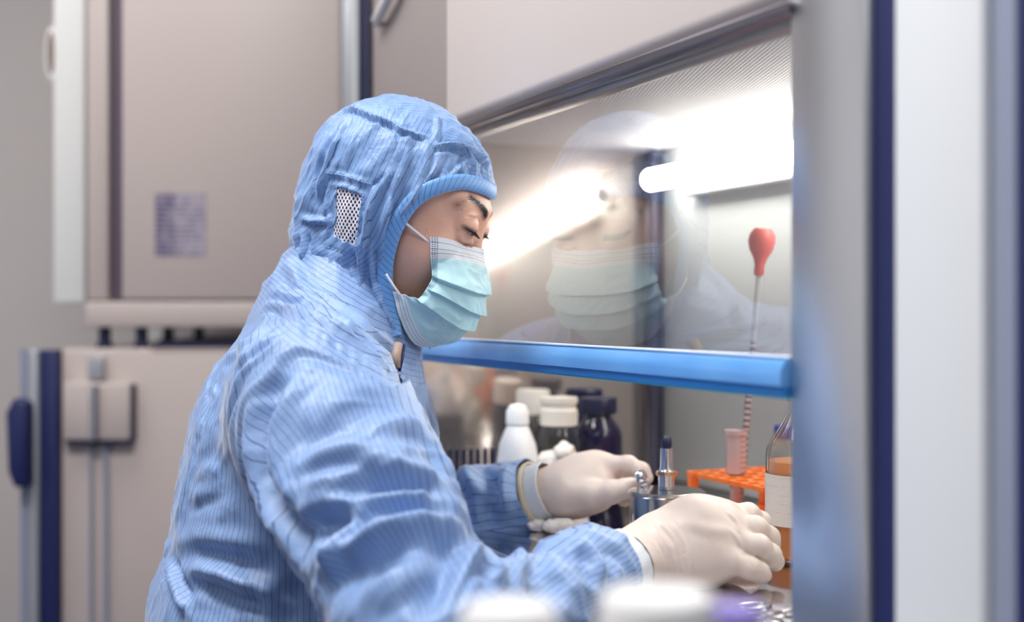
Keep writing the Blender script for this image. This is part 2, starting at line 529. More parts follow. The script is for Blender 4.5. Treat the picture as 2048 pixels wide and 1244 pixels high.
# ---------------------------------------------------------------- the room
def structure(mb, name, mat, **k):
    o = mb.build(name, mat, None, **k); o['kind'] = 'structure'; return o
RX0, RX1, RY0, RY1, RH = -2.6, 2.4, -2.8, 3.45, 2.6
structure(MB().box(RX0 - .1, RX1 + .1, RY0 - .1, RY1 + .1, -0.1, 0), 'floor', floor_m)
structure(MB().box(RX0 - .1, RX1 + .1, RY0 - .1, RY1 + .1, RH, RH + .1), 'ceiling', ceil_m)
structure(MB().box(RX0 - .1, RX1 + .1, RY1, RY1 + .1, 0, RH), 'wall_back', wall_m)
structure(MB().box(RX0 - .1, RX1 + .1, RY0 - .1, RY0, 0, RH), 'wall_front', walldark_m)
structure(MB().box(RX0 - .1, RX0, RY0, RY1, 0, RH), 'wall_left', wallpale_m)
structure(MB().box(RX1, RX1 + .1, RY0, RY1, 0, RH), 'wall_right', walldark_m)

# ---------------------------------------------------------------- the clean bench
UX, UY = 0.3938, -0.9192                 # along the sash, towards the lens
P0 = np.array([0.0135, 1.395])
HROT = math.atan2(UY, UX)
bench = empty('laminar_flow_bench', (P0[0], P0[1], 0), HROT)
tag(bench, 'lit stainless steel laminar flow bench with a glass sash that the person works at', 'lab bench')
ZB = CAMZ - 0.25         # worktop height
TL, TR, DB = -0.454, 0.666, 0.42
def hb(name, t0, t1, d0, d1, z0, z1, mat, parent=None, bevel=0.0015, **k):
    return MB().box(t0, t1, d0, d1, z0, z1).build(name, mat, parent or bench, bevel=bevel, **k)
TOPZ = CAMZ + 0.80
hb('worktop', TL - .06, TR + .1, -0.045, DB, ZB - 0.03, ZB, steel_top_m, bevel=0.004)
hb('base_cabinet', TL - .06, TR + .16, -0.02, DB + .06, 0.10, ZB - 0.031, beige_m, bevel=0.004)
hb('plinth', TL - .04, TR + .1, 0.03, DB + .02, 0.0, 0.10, dark_m)
hb('side_wall', TL - .012, TL, 0.012, DB, ZB, CAMZ + 0.30, steel_wall_m)
hb('back_wall', TL, TR, DB, DB + .02, ZB, CAMZ + 0.30, backwall_m)
hb('side_wall', TR, TR + .012, 0.012, DB, ZB, CAMZ + 0.30, backwall_m)
hb('diffuser_ceiling', TL, TR, 0.02, DB, CAMZ + 0.241, CAMZ + 0.247, mesh_m)
hb('corner_strip', TL, TL + .022, DB - .022, DB, ZB, CAMZ + 0.241, strip_m, bevel=0.006)
hb('filter_housing', TL - .06, TR + .16, 0.075, DB + .06, CAMZ + 0.262, TOPZ, beige_m)
# front fascia: the wide leaf stands a little proud of the narrow one
hb('fascia_leaf', -0.233, 0.4925, -0.006, 0.020, CAMZ + 0.2262, TOPZ, fascia_m, bevel=0.012, seg=4)
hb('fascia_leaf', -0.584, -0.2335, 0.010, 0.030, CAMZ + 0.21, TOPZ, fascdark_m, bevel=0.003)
hb('left_column', -0.584, TL - .001, 0.010, 0.060, 0.1, CAMZ + 0.209, beige_m, bevel=0.004)
rl = hb('sash_rail', TL, 0.4925, -0.008, 0.010, CAMZ + 0.2162, CAMZ + 0.2256, rail_m, bevel=0.0015)
hb('rail_channel', TL, 0.4925, 0.012, 0.03, CAMZ + 0.2115, CAMZ + 0.224, rail_m, parent=rl, bevel=0.001)
hb('inner_lip', TL, 0.4925, 0.030, 0.045, CAMZ + 0.222, CAMZ + 0.2405, mesh_m)
# right hand columns
hb('steel_post', 0.4874, 0.5735, -0.004, 0.050, 0.10, TOPZ, steel_post_m, bevel=0.003)
hb('navy_gap', 0.5735, 0.5973, 0.003, 0.050, 0.10, TOPZ, navy_m, bevel=0)  # strip filling the gap, its shade given as navy colour
hb('white_panel', 0.5973, 0.6761, 0.0, 0.050, 0.10, TOPZ, panelwhite_m, bevel=0.002)
hb('grey_panel', 0.6761, 0.700, 0.006, 0.050, 0.10, TOPZ, greyblue_m, bevel=0.001)
hb('navy_gap', 0.700, 0.747, 0.003, 0.050, 0.10, TOPZ, navy_m, bevel=0)
hb('end_panel', 0.747, 0.81, 0.0, DB + .06, 0.10, TOPZ, panelwhite_m, bevel=0.002)
# sash: glass with the blue bar along its lower edge
GZ0, GZ1 = CAMZ - 0.046, CAMZ + 0.220
g = MB()
V = [(x, y, z) for x in (TL + .001, 0.4869) for y in (0.0, 0.004) for z in (GZ0, GZ1)]
g.add(V, [(0, 4, 5, 1)], 0)
g.add(V, [(0, 1, 3, 2), (4, 6, 7, 5), (2, 3, 7, 6), (0, 2, 6, 4), (1, 5, 7, 3)], 1)
sash = g.build('sash_glass', [glass_m, clear_m], bench)
# profile in (y, z): face towards -y
zc = CAMZ - 0.0494
prof = [(0.006, zc + .0145), (-0.002, zc + .0145), (-0.0075, zc + .0125), (-0.0105, zc + .0075), (-0.0115, zc + .001), (-0.0110, zc - .0055), (0.006, zc - .0055)]
bar = MB().prism(prof, 'x', TL, 0.4867).build('sash_handle', bar_m, bench, bevel=0)
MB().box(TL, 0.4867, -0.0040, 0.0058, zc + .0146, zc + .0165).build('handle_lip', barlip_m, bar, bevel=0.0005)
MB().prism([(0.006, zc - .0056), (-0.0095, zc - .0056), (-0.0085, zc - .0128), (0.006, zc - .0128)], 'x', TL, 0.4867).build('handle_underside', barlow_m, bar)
MB().box(TL, 0.4867, -0.0075, 0.0055, zc - .0146, zc - .0129).build('handle_edge', cyan_m, bar)
# white bracket high on the narrow leaf of the fascia
br = MB().tube([(-0.535, 0.004, CAMZ + 0.418), (-0.525, -0.002, CAMZ + 0.420), (-0.45, -0.004, CAMZ + 0.446), (-0.40, 0.004, CAMZ + 0.47)], 0.008, 10).build('fascia_bracket', white_pl_m, bench)

# fluorescent lamp under the diffuser, on the back wall
def h2w(t, d, z):
    return np.array([P0[0] + UX * t - UY * d, P0[1] + UY * t + UX * d, z])
LT0, LT1, LD, LZ = -0.406, 0.646, 0.375, CAMZ + 0.192
lamp = empty('fluorescent_lamp', (*h2w((LT0 + LT1) / 2, LD, 0)[:2], LZ), HROT)
tag(lamp, 'white fluorescent tube lamp, lit, under the bench ceiling along its back wall', 'lamp')
L = (LT1 - LT0) / 2
MB().tube([(-L + .012, 0, 0), (L - .012, 0, 0)], 0.0155, 20).build('tube', tube_m, lamp)
hs = MB().box(-L + .06, L, 0.018, 0.043, -0.028, -0.012).build('lamp_holder', white_m, lamp, bevel=0.003)
for s in (-1, 1):
    MB().tube([(s * (L - .0118), 0, 0), (s * (L - .006), 0, 0)], [0.0150, 0.009], 16).build('end_cap', white_pl_m, lamp)
    MB().box(s * (L - .04) - .01, s * (L - .04) + .01, 0.010, 0.044, -0.012, 0.010).build('bracket', white_m, lamp)

PL = ['above the seated person', 'above the incubator', 'added out of view as fill for the face', 'at the far end of the room']
for (loc, sx_, sy_, pw), pl_ in zip(PANELS, PL):
    p = empty('ceiling_light', (loc[0], loc[1], RH)); tag(p, 'white oblong ceiling light panel ' + pl_, 'ceiling light', 'ceiling light panels')
    MB().box(-sx_ / 2 - .03, sx_ / 2 + .03, -sy_ / 2 - .03, sy_ / 2 + .03, -0.010, 0).build('frame', white_m, p)
    MB().box(-sx_ / 2, sx_ / 2, -sy_ / 2, sy_ / 2, -0.013, -0.0101).build('diffuser', panel_m, p)

# ---------------------------------------------------------------- cabinets behind on the left
def fbox(name, px0, px1, py0, py1, Y, depth, mat, parent, origin, bevel=0.004):
    """box whose front face fills these pixels at distance Y"""
    a = at(px0, py1, Y); b = at(px1, py0, Y)
    o = MB().box(a[0] - origin[0], b[0] - origin[0], Y - origin[1], Y + depth - origin[1], a[2] - origin[2], b[2] - origin[2]).build(name, mat, parent, bevel=bevel)
    return o
Y1 = 2.55
ytop = at(0, 697, Y1)[2]
low = empty('lab_freezer', (at(300, 0, Y1)[0], Y1, 0)); lo = low.location
tag(low, 'low grey beige lab freezer with navy door gasket and latch, under the incubator', 'freezer')
a = at(122, 0, Y1)[0]; b = at(735, 0, Y1)[0]
MB().box(a - lo[0], b - lo[0], 0.0, 0.62, 0.06, ytop).build('body', beige_m, low, bevel=0.006)
MB().box(a - lo[0] + .03, b - lo[0] - .03, 0.05, 0.55, 0.0, 0.06).build('plinth', dark_m, low)
# door stands ajar at the left: pale edge, navy gasket
dr = MB().box(at(62, 0, Y1)[0] - lo[0], at(86, 0, Y1)[0] - lo[0], -0.03, 0.03, 0.06, ytop - .001).build('door', steelgrey_m, low, bevel=0.004)
MB().box(at(58, 0, Y1)[0] - lo[0] - .004, at(66, 0, Y1)[0] - lo[0], -0.034, 0.02, 0.06, ytop).build('door_seal', greyblue_m, dr)
MB().box(at(86, 0, Y1)[0] - lo[0] + .0005, at(121, 0, Y1)[0] - lo[0], -0.02, 0.03, 0.06, ytop - .003).build('gasket', navy_m, low, bevel=0.003)
hz0, hz1 = at(0, 965, Y1)[2], at(0, 800, Y1)[2]
hx0, hx1 = at(44, 0, Y1)[0] - lo[0], at(82, 0, Y1)[0] - lo[0]
MB().prism([(hx0, hz0 + .03), (hx0 + .012, hz0), (hx1, hz0), (hx1, hz1), (hx0 + .012, hz1 + .01), (hx0 - .004, hz1 - .02)], 'y', -0.075, -0.035).build('door_handle', navy_m, dr, bevel=0.006)
# latch box and its rod on the front face
lx0, lx1 = at(135, 0, Y1)[0] - lo[0], at(268, 0, Y1)[0] - lo[0]
lz0, lz1 = at(0, 878, Y1)[2], at(0, 764, Y1)[2]
lt = MB().box(lx0, lx1, -0.028, -0.0005, lz0, lz1).build('latch_box', beige_m, low, bevel=0.004)
MB().box(lx0 + .004, lx1 + .002, -0.024, -0.0008, lz0 - .006, lz0 - .0005).build('latch_shadow_strip', dark_m, lt)  # dark strip drawn as the shadow below the latch box
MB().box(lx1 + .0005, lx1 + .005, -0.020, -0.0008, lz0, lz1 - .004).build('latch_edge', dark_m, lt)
cx = at(200, 0, Y1)[0] - lo[0]
MB().tube([(cx, -0.034, at(0, 875, Y1)[2]), (cx, -0.034, at(0, 768, Y1)[2])], 0.010, 14).build('latch_bolt', chrome_m, lt)
MB().box(cx - .018, cx + .012, -0.02, -0.0005, at(0, 758, Y1)[2], at(0, 712, Y1)[2]).build('latch_keeper', steelgrey_m, low, bevel=0.002)
MB().box(cx - .018, cx - .013, -0.010, -0.0005, 0.06, lz0 - .008).build('groove_strip', greyblue_m, low)
MB().box(cx + .010, cx + .017, -0.010, -0.0005, 0.06, lz0 - .008).build('groove_strip', greyblue_m, low)
MB().box(cx + .10, b - lo[0], -0.0015, 0.03, at(0, 700, Y1)[2], ytop - .001).build('top_edge', beige_m, low)

up = empty('incubator', (at(440, 0, Y1)[0], Y1, ytop)); uo = up.location
tag(up, 'large beige upright incubator with a printed notice, standing on the low freezer', 'incubator')
ub = at(0, 655, Y1)[2] - uo[2]
UT = 2.05 - uo[2]
u = lambda px: at(px, 0, Y1)[0] - uo[0]
MB().box(u(170), u(684), 0.03, 0.58, ub, UT).build('body', beige_m, up, bevel=0.006)
MB().box(u(243), u(683), 0.0, 0.029, at(0, 600, Y1)[2] - uo[2], UT - .02).build('door', beige_m, up, bevel=0.006)
MB().box(u(172), u(215), 0.004, 0.029, at(0, 600, Y1)[2] - uo[2], UT - .02).build('hinge_panel', beige_m, up, bevel=0.003)
MB().box(u(217), u(240), 0.018, 0.0285, at(0, 601, Y1)[2] - uo[2], UT - .02).build('door_gap_seal', principled('brown_seal', (0.10, 0.07, 0.10), 0.5), up)
MB().box(u(170), u(684), 0.0, 0.029, ub, at(0, 602, Y1)[2] - uo[2] - .001).build('bottom_rail', beige_m, up, bevel=0.004)
for x in (u(683.5), ):
    MB().box(x, u(706), 0.002, 0.05, ub, UT).build('side_strip', steelgrey_m, up, bevel=0.003)
MB().box(u(706.5), u(716), -0.004, 0.05, ub, UT).build('edge_strip', panelwhite_m, up, bevel=0.002)
MB().box(u(716.5), u(737), 0.02, 0.05, ub, UT).build('edge_gap_strip', navy_m, up)  # navy strip standing in for the dark gap next to the bench
for px in (200, 275, 640):
    MB().lathe([(0.017, 0.0), (0.017, 0.006), (0.012, 0.012), (0.012, ub)], (u(px), 0.03, 0), 16).build('foot', dark_m, up)
    MB().lathe([(0.017, 0.0), (0.017, 0.006), (0.012, 0.012), (0.012, ub)], (u(px), 0.50, 0), 16).build('foot', dark_m, up)
MB().box(u(300), u(684), 0.02, 0.54, 0.0005, 0.014).build('dark_gap_plate', dark_m, up, bevel=.002)  # plate added to darken the gap beneath the incubator
nc = at(361, 449, Y1)
notice = MB().box(-0.050, 0.050, -0.0008, 0, -0.062, 0.062).build('printed_notice', paper_m, None)
notice.location = (nc[0], Y1 - .0002, nc[2])
tag(notice, 'grey printed notice sheet stuck on the beige incubator door', 'notice')
# white column standing left of the incubator, with an oval cable port
wc = empty('service_column', (at(137, 0, Y1)[0], Y1, 0)); wo = wc.location
tag(wc, 'tall white enamel service column left of the incubator, with an oval brown port', 'column')
w = lambda px: at(px, 0, Y1)[0] - wo[0]
MB().box(w(106), w(169), 0.0, 0.10, at(0, 607, Y1)[2], 2.58).build('panel', white_m, wc, bevel=0.004)
MB().box(w(112), w(165), 0.63, 0.70, 0.0, 2.58).build('rear_post', white_m, wc)
MB().box(w(112), w(165), 0.05, 0.68, 2.50, 2.58).build('arm', white_m, wc)
pt = at(101, 105, Y1)
MB().lathe([(0.0, 0.0), (0.028, 0.0), (0.030, 0.006), (0.020, 0.010), (0.0, 0.010)], (0, 0, 0), 24, close=False)
pm = MB()
ring = [(0.012 * math.cos(a) * 1.0, 0.052 * math.sin(a)) for a in np.linspace(0, 2 * math.pi, 24, endpoint=False)]
pm.prism(ring, 'y', -0.006, 0.02)
po = pm.build('cable_port', white_pl_m, wc); po.location = (pt[0] - wo[0], 0.01, pt[2])
pm = MB(); pm.prism([(x * .6, y * .8) for x, y in ring], 'y', -0.010, -0.0065)
pi_ = pm.build('port_bung', principled('brown_bung', (0.20, 0.13, 0.10), 0.6), po)

# ---------------------------------------------------------------- implicit surfaces
def smin(a, b, k):
    h = np.maximum(k - np.abs(a - b), 0.0) / k
    return np.minimum(a, b) - h * h * k * 0.25
def smax(a, b, k):
    return -smin(-a, -b, k)
def rcone(P, a, b, ra, rb):
    a = np.asarray(a, np.float32); b = np.asarray(b, np.float32)
    ab = b - a
    t = np.clip(((P - a) @ ab) / float(ab @ ab), 0, 1)
    q = P - a - t[..., None] * ab
    return np.sqrt((q * q).sum(-1)) - (ra + (rb - ra) * t)
def chain(P, pts, rs, k=0.0):
    d = None
    for i in range(len(pts) - 1):
        e = rcone(P, pts[i], pts[i + 1], rs[i], rs[i + 1])
        d = e if d is None else (smin(d, e, k) if k > 0 else np.minimum(d, e))
    return d
def ellipsoid(P, c, r):
    q = P - np.asarray(c, np.float32)
    r = np.asarray(r, np.float32)
    k0 = np.sqrt(((q / r) ** 2).sum(-1)); k1 = np.sqrt(((q / (r * r)) ** 2).sum(-1))
    return k0 * (k0 - 1.0) / np.maximum(k1, 1e-6)
def sphere(P, c, r):
    q = P - np.asarray(c, np.float32)
    return np.sqrt((q * q).sum(-1)) - r

def surface_net(fn, xs, ys, zs, newton=3):
    xs = np.asarray(xs, np.float32); ys = np.asarray(ys, np.float32); zs = np.asarray(zs, np.float32)
    nx, ny, nz = len(xs), len(ys), len(zs)
    V = np.empty((nx, ny, nz), np.float32)
    YY, ZZ = np.meshgrid(ys, zs, indexing='ij')
    step = max(1, 400000 // (ny * nz))
    for i in range(0, nx, step):
        xx = xs[i:i + step]
        P = np.empty((len(xx), ny, nz, 3), np.float32)
        P[..., 0] = xx[:, None, None]; P[..., 1] = YY; P[..., 2] = ZZ
        V[i:i + step] = fn(P)
    S = V < 0
    C = np.zeros((nx - 1, ny - 1, nz - 1), np.uint8)
    for a in (0, 1):
        for b in (0, 1):
            for c in (0, 1):
                C += S[a:nx - 1 + a, b:ny - 1 + b, c:nz - 1 + c]
    act = (C > 0) & (C < 8)
    I, J, K = np.nonzero(act)
    idx = np.full(act.shape, -1, np.int32); idx[I, J, K] = np.arange(len(I))
    acc = np.zeros((len(I), 3)); cnt = np.zeros(len(I))
    co = (xs, ys, zs)
    for ax in range(3):
        o1, o2 = [k for k in range(3) if k != ax]
        for p in (0, 1):
            for q in (0, 1):
                off = [0, 0, 0]; off[o1] = p; off[o2] = q
                i0 = [I + off[0], J + off[1], K + off[2]]
                i1 = list(i0); i1[ax] = i0[ax] + 1
                va = V[tuple(i0)]; vb = V[tuple(i1)]
                cr = (va < 0) != (vb < 0)
                t = np.where(cr, va / np.where(cr, va - vb, 1), 0)
                for k in range(3):
                    ca = co[k][i0[k]]; cb = co[k][i1[k]]
                    acc[:, k] += np.where(cr, ca + (cb - ca) * t, 0)
                cnt += cr
    P = acc / cnt[:, None]
    quads = []
    for ax in range(3):
        o1, o2 = [(1, 2), (2, 0), (0, 1)][ax]
        sl0 = [slice(None)] * 3; sl1 = [slice(None)] * 3
        sl0[ax] = slice(0, -1); sl1[ax] = slice(1, None)
        A = S[tuple(sl0)]; B = S[tuple(sl1)]
        ii = np.array(np.nonzero(A != B))
        ok = (ii[o1] > 0) & (ii[o2] > 0) & (ii[o1] < V.shape[o1] - 1) & (ii[o2] < V.shape[o2] - 1)
        ii = ii[:, ok]
        flip = A[tuple(ii)]
        def cell(d1, d2):
            c = ii.copy(); c[o1] = c[o1] - d1; c[o2] = c[o2] - d2
            return idx[tuple(c)]
        q = np.stack([cell(1, 1), cell(0, 1), cell(0, 0), cell(1, 0)], 1)
        q[~flip] = q[~flip][:, ::-1]
        quads.append(q)
    Q = np.concatenate(quads)
    for _ in range(newton):
        d, n = grad(fn, P)
        P = P - np.clip(d, -.003, .003)[:, None] * n * 0.8
    return P, Q

def grad(fn, P, e=4e-4):
    P = P.astype(np.float32)
    d = fn(P)
    g = np.stack([fn(P + np.eye(3, dtype=np.float32)[k] * e) - fn(P - np.eye(3, dtype=np.float32)[k] * e) for k in range(3)], -1)
    g /= np.linalg.norm(g, axis=-1, keepdims=True) + 1e-9
    return d, g

def grid1(lo, hi, h, fine=None, hf=None):
    if fine is None:
        return np.arange(lo, hi + h, h)
    out = [np.arange(lo, fine[0], h), np.arange(fine[0], fine[1], hf), np.arange(fine[1], hi + h, h)]
    return np.concatenate([o for o in out if len(o)])

def vert_normals(V, F):
    a = V[F[:, 0]]; b = V[F[:, 1]]; c = V[F[:, 2]]; d = V[F[:, 3]] if F.shape[1] == 4 else V[F[:, 2]]
    n = np.cross(c - a, d - b) if F.shape[1] == 4 else np.cross(b - a, c - a)
    N = np.zeros_like(V)
    for k in range(F.shape[1]):
        for j in range(3):
            N[:, j] += np.bincount(F[:, k], weights=n[:, j], minlength=len(V))
    return N / (np.linalg.norm(N, axis=1, keepdims=True) + 1e-12)

def smooth_field(F, x, nv, it=2):
    e = np.concatenate([np.stack([F[:, k], F[:, (k + 1) % F.shape[1]]], 1) for k in range(F.shape[1])])
    e = np.concatenate([e, e[:, ::-1]])
    deg = np.maximum(np.bincount(e[:, 0], minlength=nv), 1)
    for _ in range(it):
        if x.ndim == 1:
            s = np.bincount(e[:, 0], weights=x[e[:, 1]], minlength=nv) / deg
            x = 0.5 * x + 0.5 * s
        else:
            s = np.stack([np.bincount(e[:, 0], weights=x[e[:, 1], k], minlength=nv) / deg for k in range(3)], 1)
            x = 0.5 * x + 0.5 * s
    return x

def clip(V, F, g):
    """keep the side g < 0, snapping the rim on to g = 0"""
    gv = g(V)
    keep = (gv[F] < 0).sum(1) >= 2
    F2 = F[keep]
    used = np.unique(F2)
    m = np.full(len(V), -1); m[used] = np.arange(len(used))
    V2 = V[used].copy(); F2 = m[F2]
    e = np.concatenate([np.stack([F2[:, k], F2[:, (k + 1) % 4]], 1) for k in range(4)])
    es = np.sort(e, 1)
    key = es[:, 0].astype(np.int64) * len(V2) + es[:, 1]
    u, c = np.unique(key, return_counts=True)
    bk = u[c == 1]
    bv = np.unique(np.concatenate([bk // len(V2), bk % len(V2)])).astype(int)
    if len(bv):
        P = V2[bv]
        for _ in range(3):
            d = g(P); h = 3e-4
            gr = np.stack([(g(P + np.eye(3)[k] * h) - g(P - np.eye(3)[k] * h)) / (2 * h) for k in range(3)], 1)
            gn = (gr * gr).sum(1) + 1e-9
            st = -(d / gn)[:, None] * gr
            ln = np.linalg.norm(st, axis=1, keepdims=True)
            P = P + st * np.minimum(1, 0.004 / (ln + 1e-9))
        V2[bv] = P
    return V2, F2, used

def poly_sd(px, py, poly):
    """signed distance to a closed 2D polygon, negative inside"""
    poly = np.asarray(poly, float)
    d = np.full(np.shape(px), 1e9); s = np.ones(np.shape(px))
    n = len(poly)
    for i in range(n):
        a = poly[i]; b = poly[i - 1]
        e = b - a
        wx = px - a[0]; wy = py - a[1]
        t = np.clip((wx * e[0] + wy * e[1]) / (e @ e), 0, 1)
        bx = wx - e[0] * t; by = wy - e[1] * t
        d = np.minimum(d, bx * bx + by * by)
        c1 = py >= a[1]; c2 = py < b[1]; c3 = e[0] * wy > e[1] * wx
        s = np.where((c1 & c2 & c3) | (~c1 & ~c2 & ~c3), -s, s)
    return s * np.sqrt(d)

def catmull(pts, n):
    pts = np.asarray(pts, float)
    m = len(pts)
    t = np.linspace(0, m - 1, n)
    i = np.minimum(t.astype(int), m - 2); f = (t - i)[:, None]
    g = lambda k: pts[np.clip(k, 0, m - 1)]
    p0, p1, p2, p3 = g(i - 1), g(i), g(i + 1), g(i + 2)
    return 0.5 * ((2 * p1) + (-p0 + p2) * f + (2 * p0 - 5 * p1 + 4 * p2 - p3) * f ** 2 + (-p0 + 3 * p1 - 3 * p2 + p3) * f ** 3)

# gradient noise for real folds in the cloth
_perm = np.random.RandomState(11).permutation(256)
_perm = np.concatenate([_perm, _perm, _perm])
_g3 = np.random.RandomState(12).normal(size=(256, 3)); _g3 /= np.linalg.norm(_g3, axis=1, keepdims=True)
def pnoise(P):
    I = np.floor(P).astype(int); f = P - I; I &= 255
    u = f * f * f * (f * (f * 6 - 15) + 10)
    r = 0
    for a in (0, 1):
        for b in (0, 1):
            for c in (0, 1):
                h = _perm[_perm[_perm[I[:, 0] + a] + I[:, 1] + b] + I[:, 2] + c]
                g = _g3[h]
                d = g[:, 0] * (f[:, 0] - a) + g[:, 1] * (f[:, 1] - b) + g[:, 2] * (f[:, 2] - c)
                w = (u[:, 0] if a else 1 - u[:, 0]) * (u[:, 1] if b else 1 - u[:, 1]) * (u[:, 2] if c else 1 - u[:, 2])
                r = r + w * d
    return r
def ridged(P):
    return 1.0 - 2.2 * np.abs(pnoise(P))

def crease(P):
    n = pnoise(P)
    return np.exp(-np.abs(n) * 9.0) - 0.45 + 0.6 * n

def folds(V, N, F, strokes, Y):
    """strokes: (pixel points, half width m, height m). Each is laid on the surface V, F and raised (or sunk) there"""
    tri = np.concatenate([F[:, [0, 1, 2]], F[:, [0, 2, 3]]]).tolist()
    bvh = BVHTree.FromPolygons([tuple(v) for v in V.tolist()], tri)
    O = Vector((0, 0, CAMZ))
    D = np.zeros(len(V))
    for pts, w, h in strokes:
        q = catmull(pts, max(6, len(pts) * 5)) if len(pts) > 2 else np.linspace(pts[0], pts[1], 8)
        L = []
        for a in q:
            d = Vector(((a[0] - 1024) / FPX, 1.0, -(a[1] - 622) / FPX)).normalized()
            hit = bvh.ray_cast(O, d)
            if hit[0] is not None: L.append(np.array(hit[0]))
        if len(L) < 2: continue
        L = np.array(L)
        seg = np.linalg.norm(np.diff(L, axis=0), axis=1); tot = seg.sum()
        lo = L.min(0) - 3.0 * w; hi = L.max(0) + 3.0 * w
        sel = np.nonzero(((V > lo) & (V < hi)).all(1))[0]
        if not len(sel): continue
        P = V[sel]; best = np.full(len(sel), 1e9); tt = np.zeros(len(sel)); run = 0
        for i in range(len(L) - 1):
            if seg[i] > 0.05 or seg[i] < 1e-6: run += seg[i]; continue
            a = L[i]; ab = L[i + 1] - a
            t = np.clip((P - a) @ ab / (ab @ ab), 0, 1)
            d = np.linalg.norm(P - a - t[:, None] * ab, axis=1)
            m = d < best
            best = np.where(m, d, best); tt = np.where(m, (run + t * seg[i]) / tot, tt); run += seg[i]
        taper = np.sqrt(np.clip(np.minimum(tt, 1 - tt) / 0.25, 0.05, 1))
        x = best / w
        D[sel] += h * taper * (np.exp(-x * x * 1.6) - 0.35 * np.exp(-(x - 1.7) ** 2 * 2.0))
    return D

# ---------------------------------------------------------------- the person
C0 = np.array([0, 0, CAMZ])
person = empty('person', (-0.24, 1.37, 0.0))
tag(person, 'person in blue pinstriped hooded coverall, face mask and latex gloves, reaching into the bench', 'person')

HY = 1.36
HC = at(791, 428, HY)
yaw, pit = math.radians(9), math.radians(18)
Fv = np.array([math.cos(yaw) * math.cos(pit), -math.sin(yaw) * math.cos(pit), -math.sin(pit)])
Rv = np.array([-math.sin(yaw), -math.cos(yaw), 0.0])
Uv = np.array([math.cos(yaw) * math.sin(pit), -math.sin(yaw) * math.sin(pit), math.cos(pit)])
HM = np.stack([Fv, Rv, Uv])           # rows: forward, right, up
def to_head(P):
    return (P - HC.astype(np.float32)) @ HM.T.astype(np.float32)
def from_head(L):
    return HC + np.asarray(L, float) @ HM
def hpix(px, py, s):
    """head coordinates of pixel (px,py) at side offset s"""
    d = np.array([(px - 1024) / FPX, 1.0, -(py - 622) / FPX]); O = np.array([0, 0, CAMZ])
    lam = (s - (O - HC) @ Rv) / (d @ Rv)
    p = O + lam * d - HC
    return np.array([p @ Fv, s, p @ Uv])

def ab_s(L):
    Q = L.copy(); Q[..., 1] = np.abs(Q[..., 1]); return Q

EF = hpix(948, 464, 0.032)
EYE = (float(EF[0]) - 0.0118, 0.0320, float(EF[2]) + 0.0035)
print('EYE', EYE)
def head_sdf(P):
    L = to_head(P); S = ab_s(L)
    d = ellipsoid(L, (-0.006, 0, 0.034), (0.090, 0.073, 0.081))
    d = smin(d, ellipsoid(L, (0.040, 0, 0.004), (0.047, 0.0615, 0.072)), 0.03)
    d = smin(d, ellipsoid(L, (0.030, 0, -0.055), (0.050, 0.053, 0.052)), 0.03)
    d = smin(d, sphere(L, (0.072, 0, -0.100), 0.019), 0.03)
    d = smin(d, ellipsoid(S, (0.052, 0.040, -0.026), (0.030, 0.025, 0.022)), 0.025)
    d = smin(d, rcone(S, (0.084, 0.010, 0.027), (0.070, 0.047, 0.031), 0.010, 0.009), 0.014)
    # sockets
    ex, ey, ez = EYE
    d = smax(d, -ellipsoid(S, (ex + 0.026, ey + 0.001, ez + 0.001), (0.017, 0.021, 0.0125)), 0.016)
    d = smax(d, -ellipsoid(S, (ex + 0.024, ey - 0.014, ez), (0.012, 0.007, 0.013)), 0.010)
    # nose
    d = smin(d, rcone(L, (0.084, 0, 0.016), (0.0975, 0, -0.030), 0.0065, 0.0092), 0.012)
    d = smin(d, sphere(L, (0.0985, 0, -0.034), 0.0095), 0.008)
    d = smin(d, sphere(S, (0.089, 0.012, -0.038), 0.008), 0.007)
    d = smax(d, -ellipsoid(S, (0.094, 0.0065, -0.0455), (0.006, 0.0035, 0.004)), 0.002)
    # heavy lids over the ball, parted by a narrow slit
    d = smin(d, ellipsoid(S, (ex, ey, ez + .0004), (0.0146, 0.0165, 0.0146)), 0.006)
    d = smax(d, -rcone(S, (ex + .0125, ey - .012, ez + 0.0115), (ex + .004, ey + .015, ez + 0.0085), 0.0010, 0.0010), 0.003)
    q = S - np.array([ex, ey, ez], np.float32)
    lat = np.clip(1 - (q[..., 1] / 0.0145) ** 2, 0, 1)
    pn = q[..., 0] * 0.42 + q[..., 2] * 0.905 + q[..., 1] * 0.10
    slit = np.abs(pn + 0.0004) - 0.0024 * lat + 0.0006
    rr_ = 0.0126 - np.sqrt((q * q).sum(-1))
    slit = np.maximum(np.maximum(slit, rr_), -q[..., 0] + 0.002)
    d = smax(d, -slit, 0.0008)
    # pouch under the eye, mouth
    d = smin(d, rcone(S, (ex + .010, ey - .008, ez - 0.0145), (ex + .002, ey + .012, ez - 0.0125), 0.0030, 0.0022), 0.006)
    d = smin(d, rcone(L, (0.0835, -0.018, -0.071), (0.0835, 0.018, -0.071), 0.005, 0.005), 0.008)
    d = smin(d, rcone(L, (0.082, -0.016, -0.080), (0.082, 0.016, -0.080), 0.0055, 0.0055), 0.008)
    d = smax(d, -ellipsoid(L, (0.090, 0, -0.0755), (0.006, 0.022, 0.0012)), 0.002)
    # ear
    e = ellipsoid(S, (-0.008, 0.077, -0.006), (0.018, 0.009, 0.030))
    e = smax(e, -ellipsoid(S, (-0.004, 0.086, -0.004), (0.011, 0.006, 0.020)), 0.003)
    return smin(d, e, 0.008)

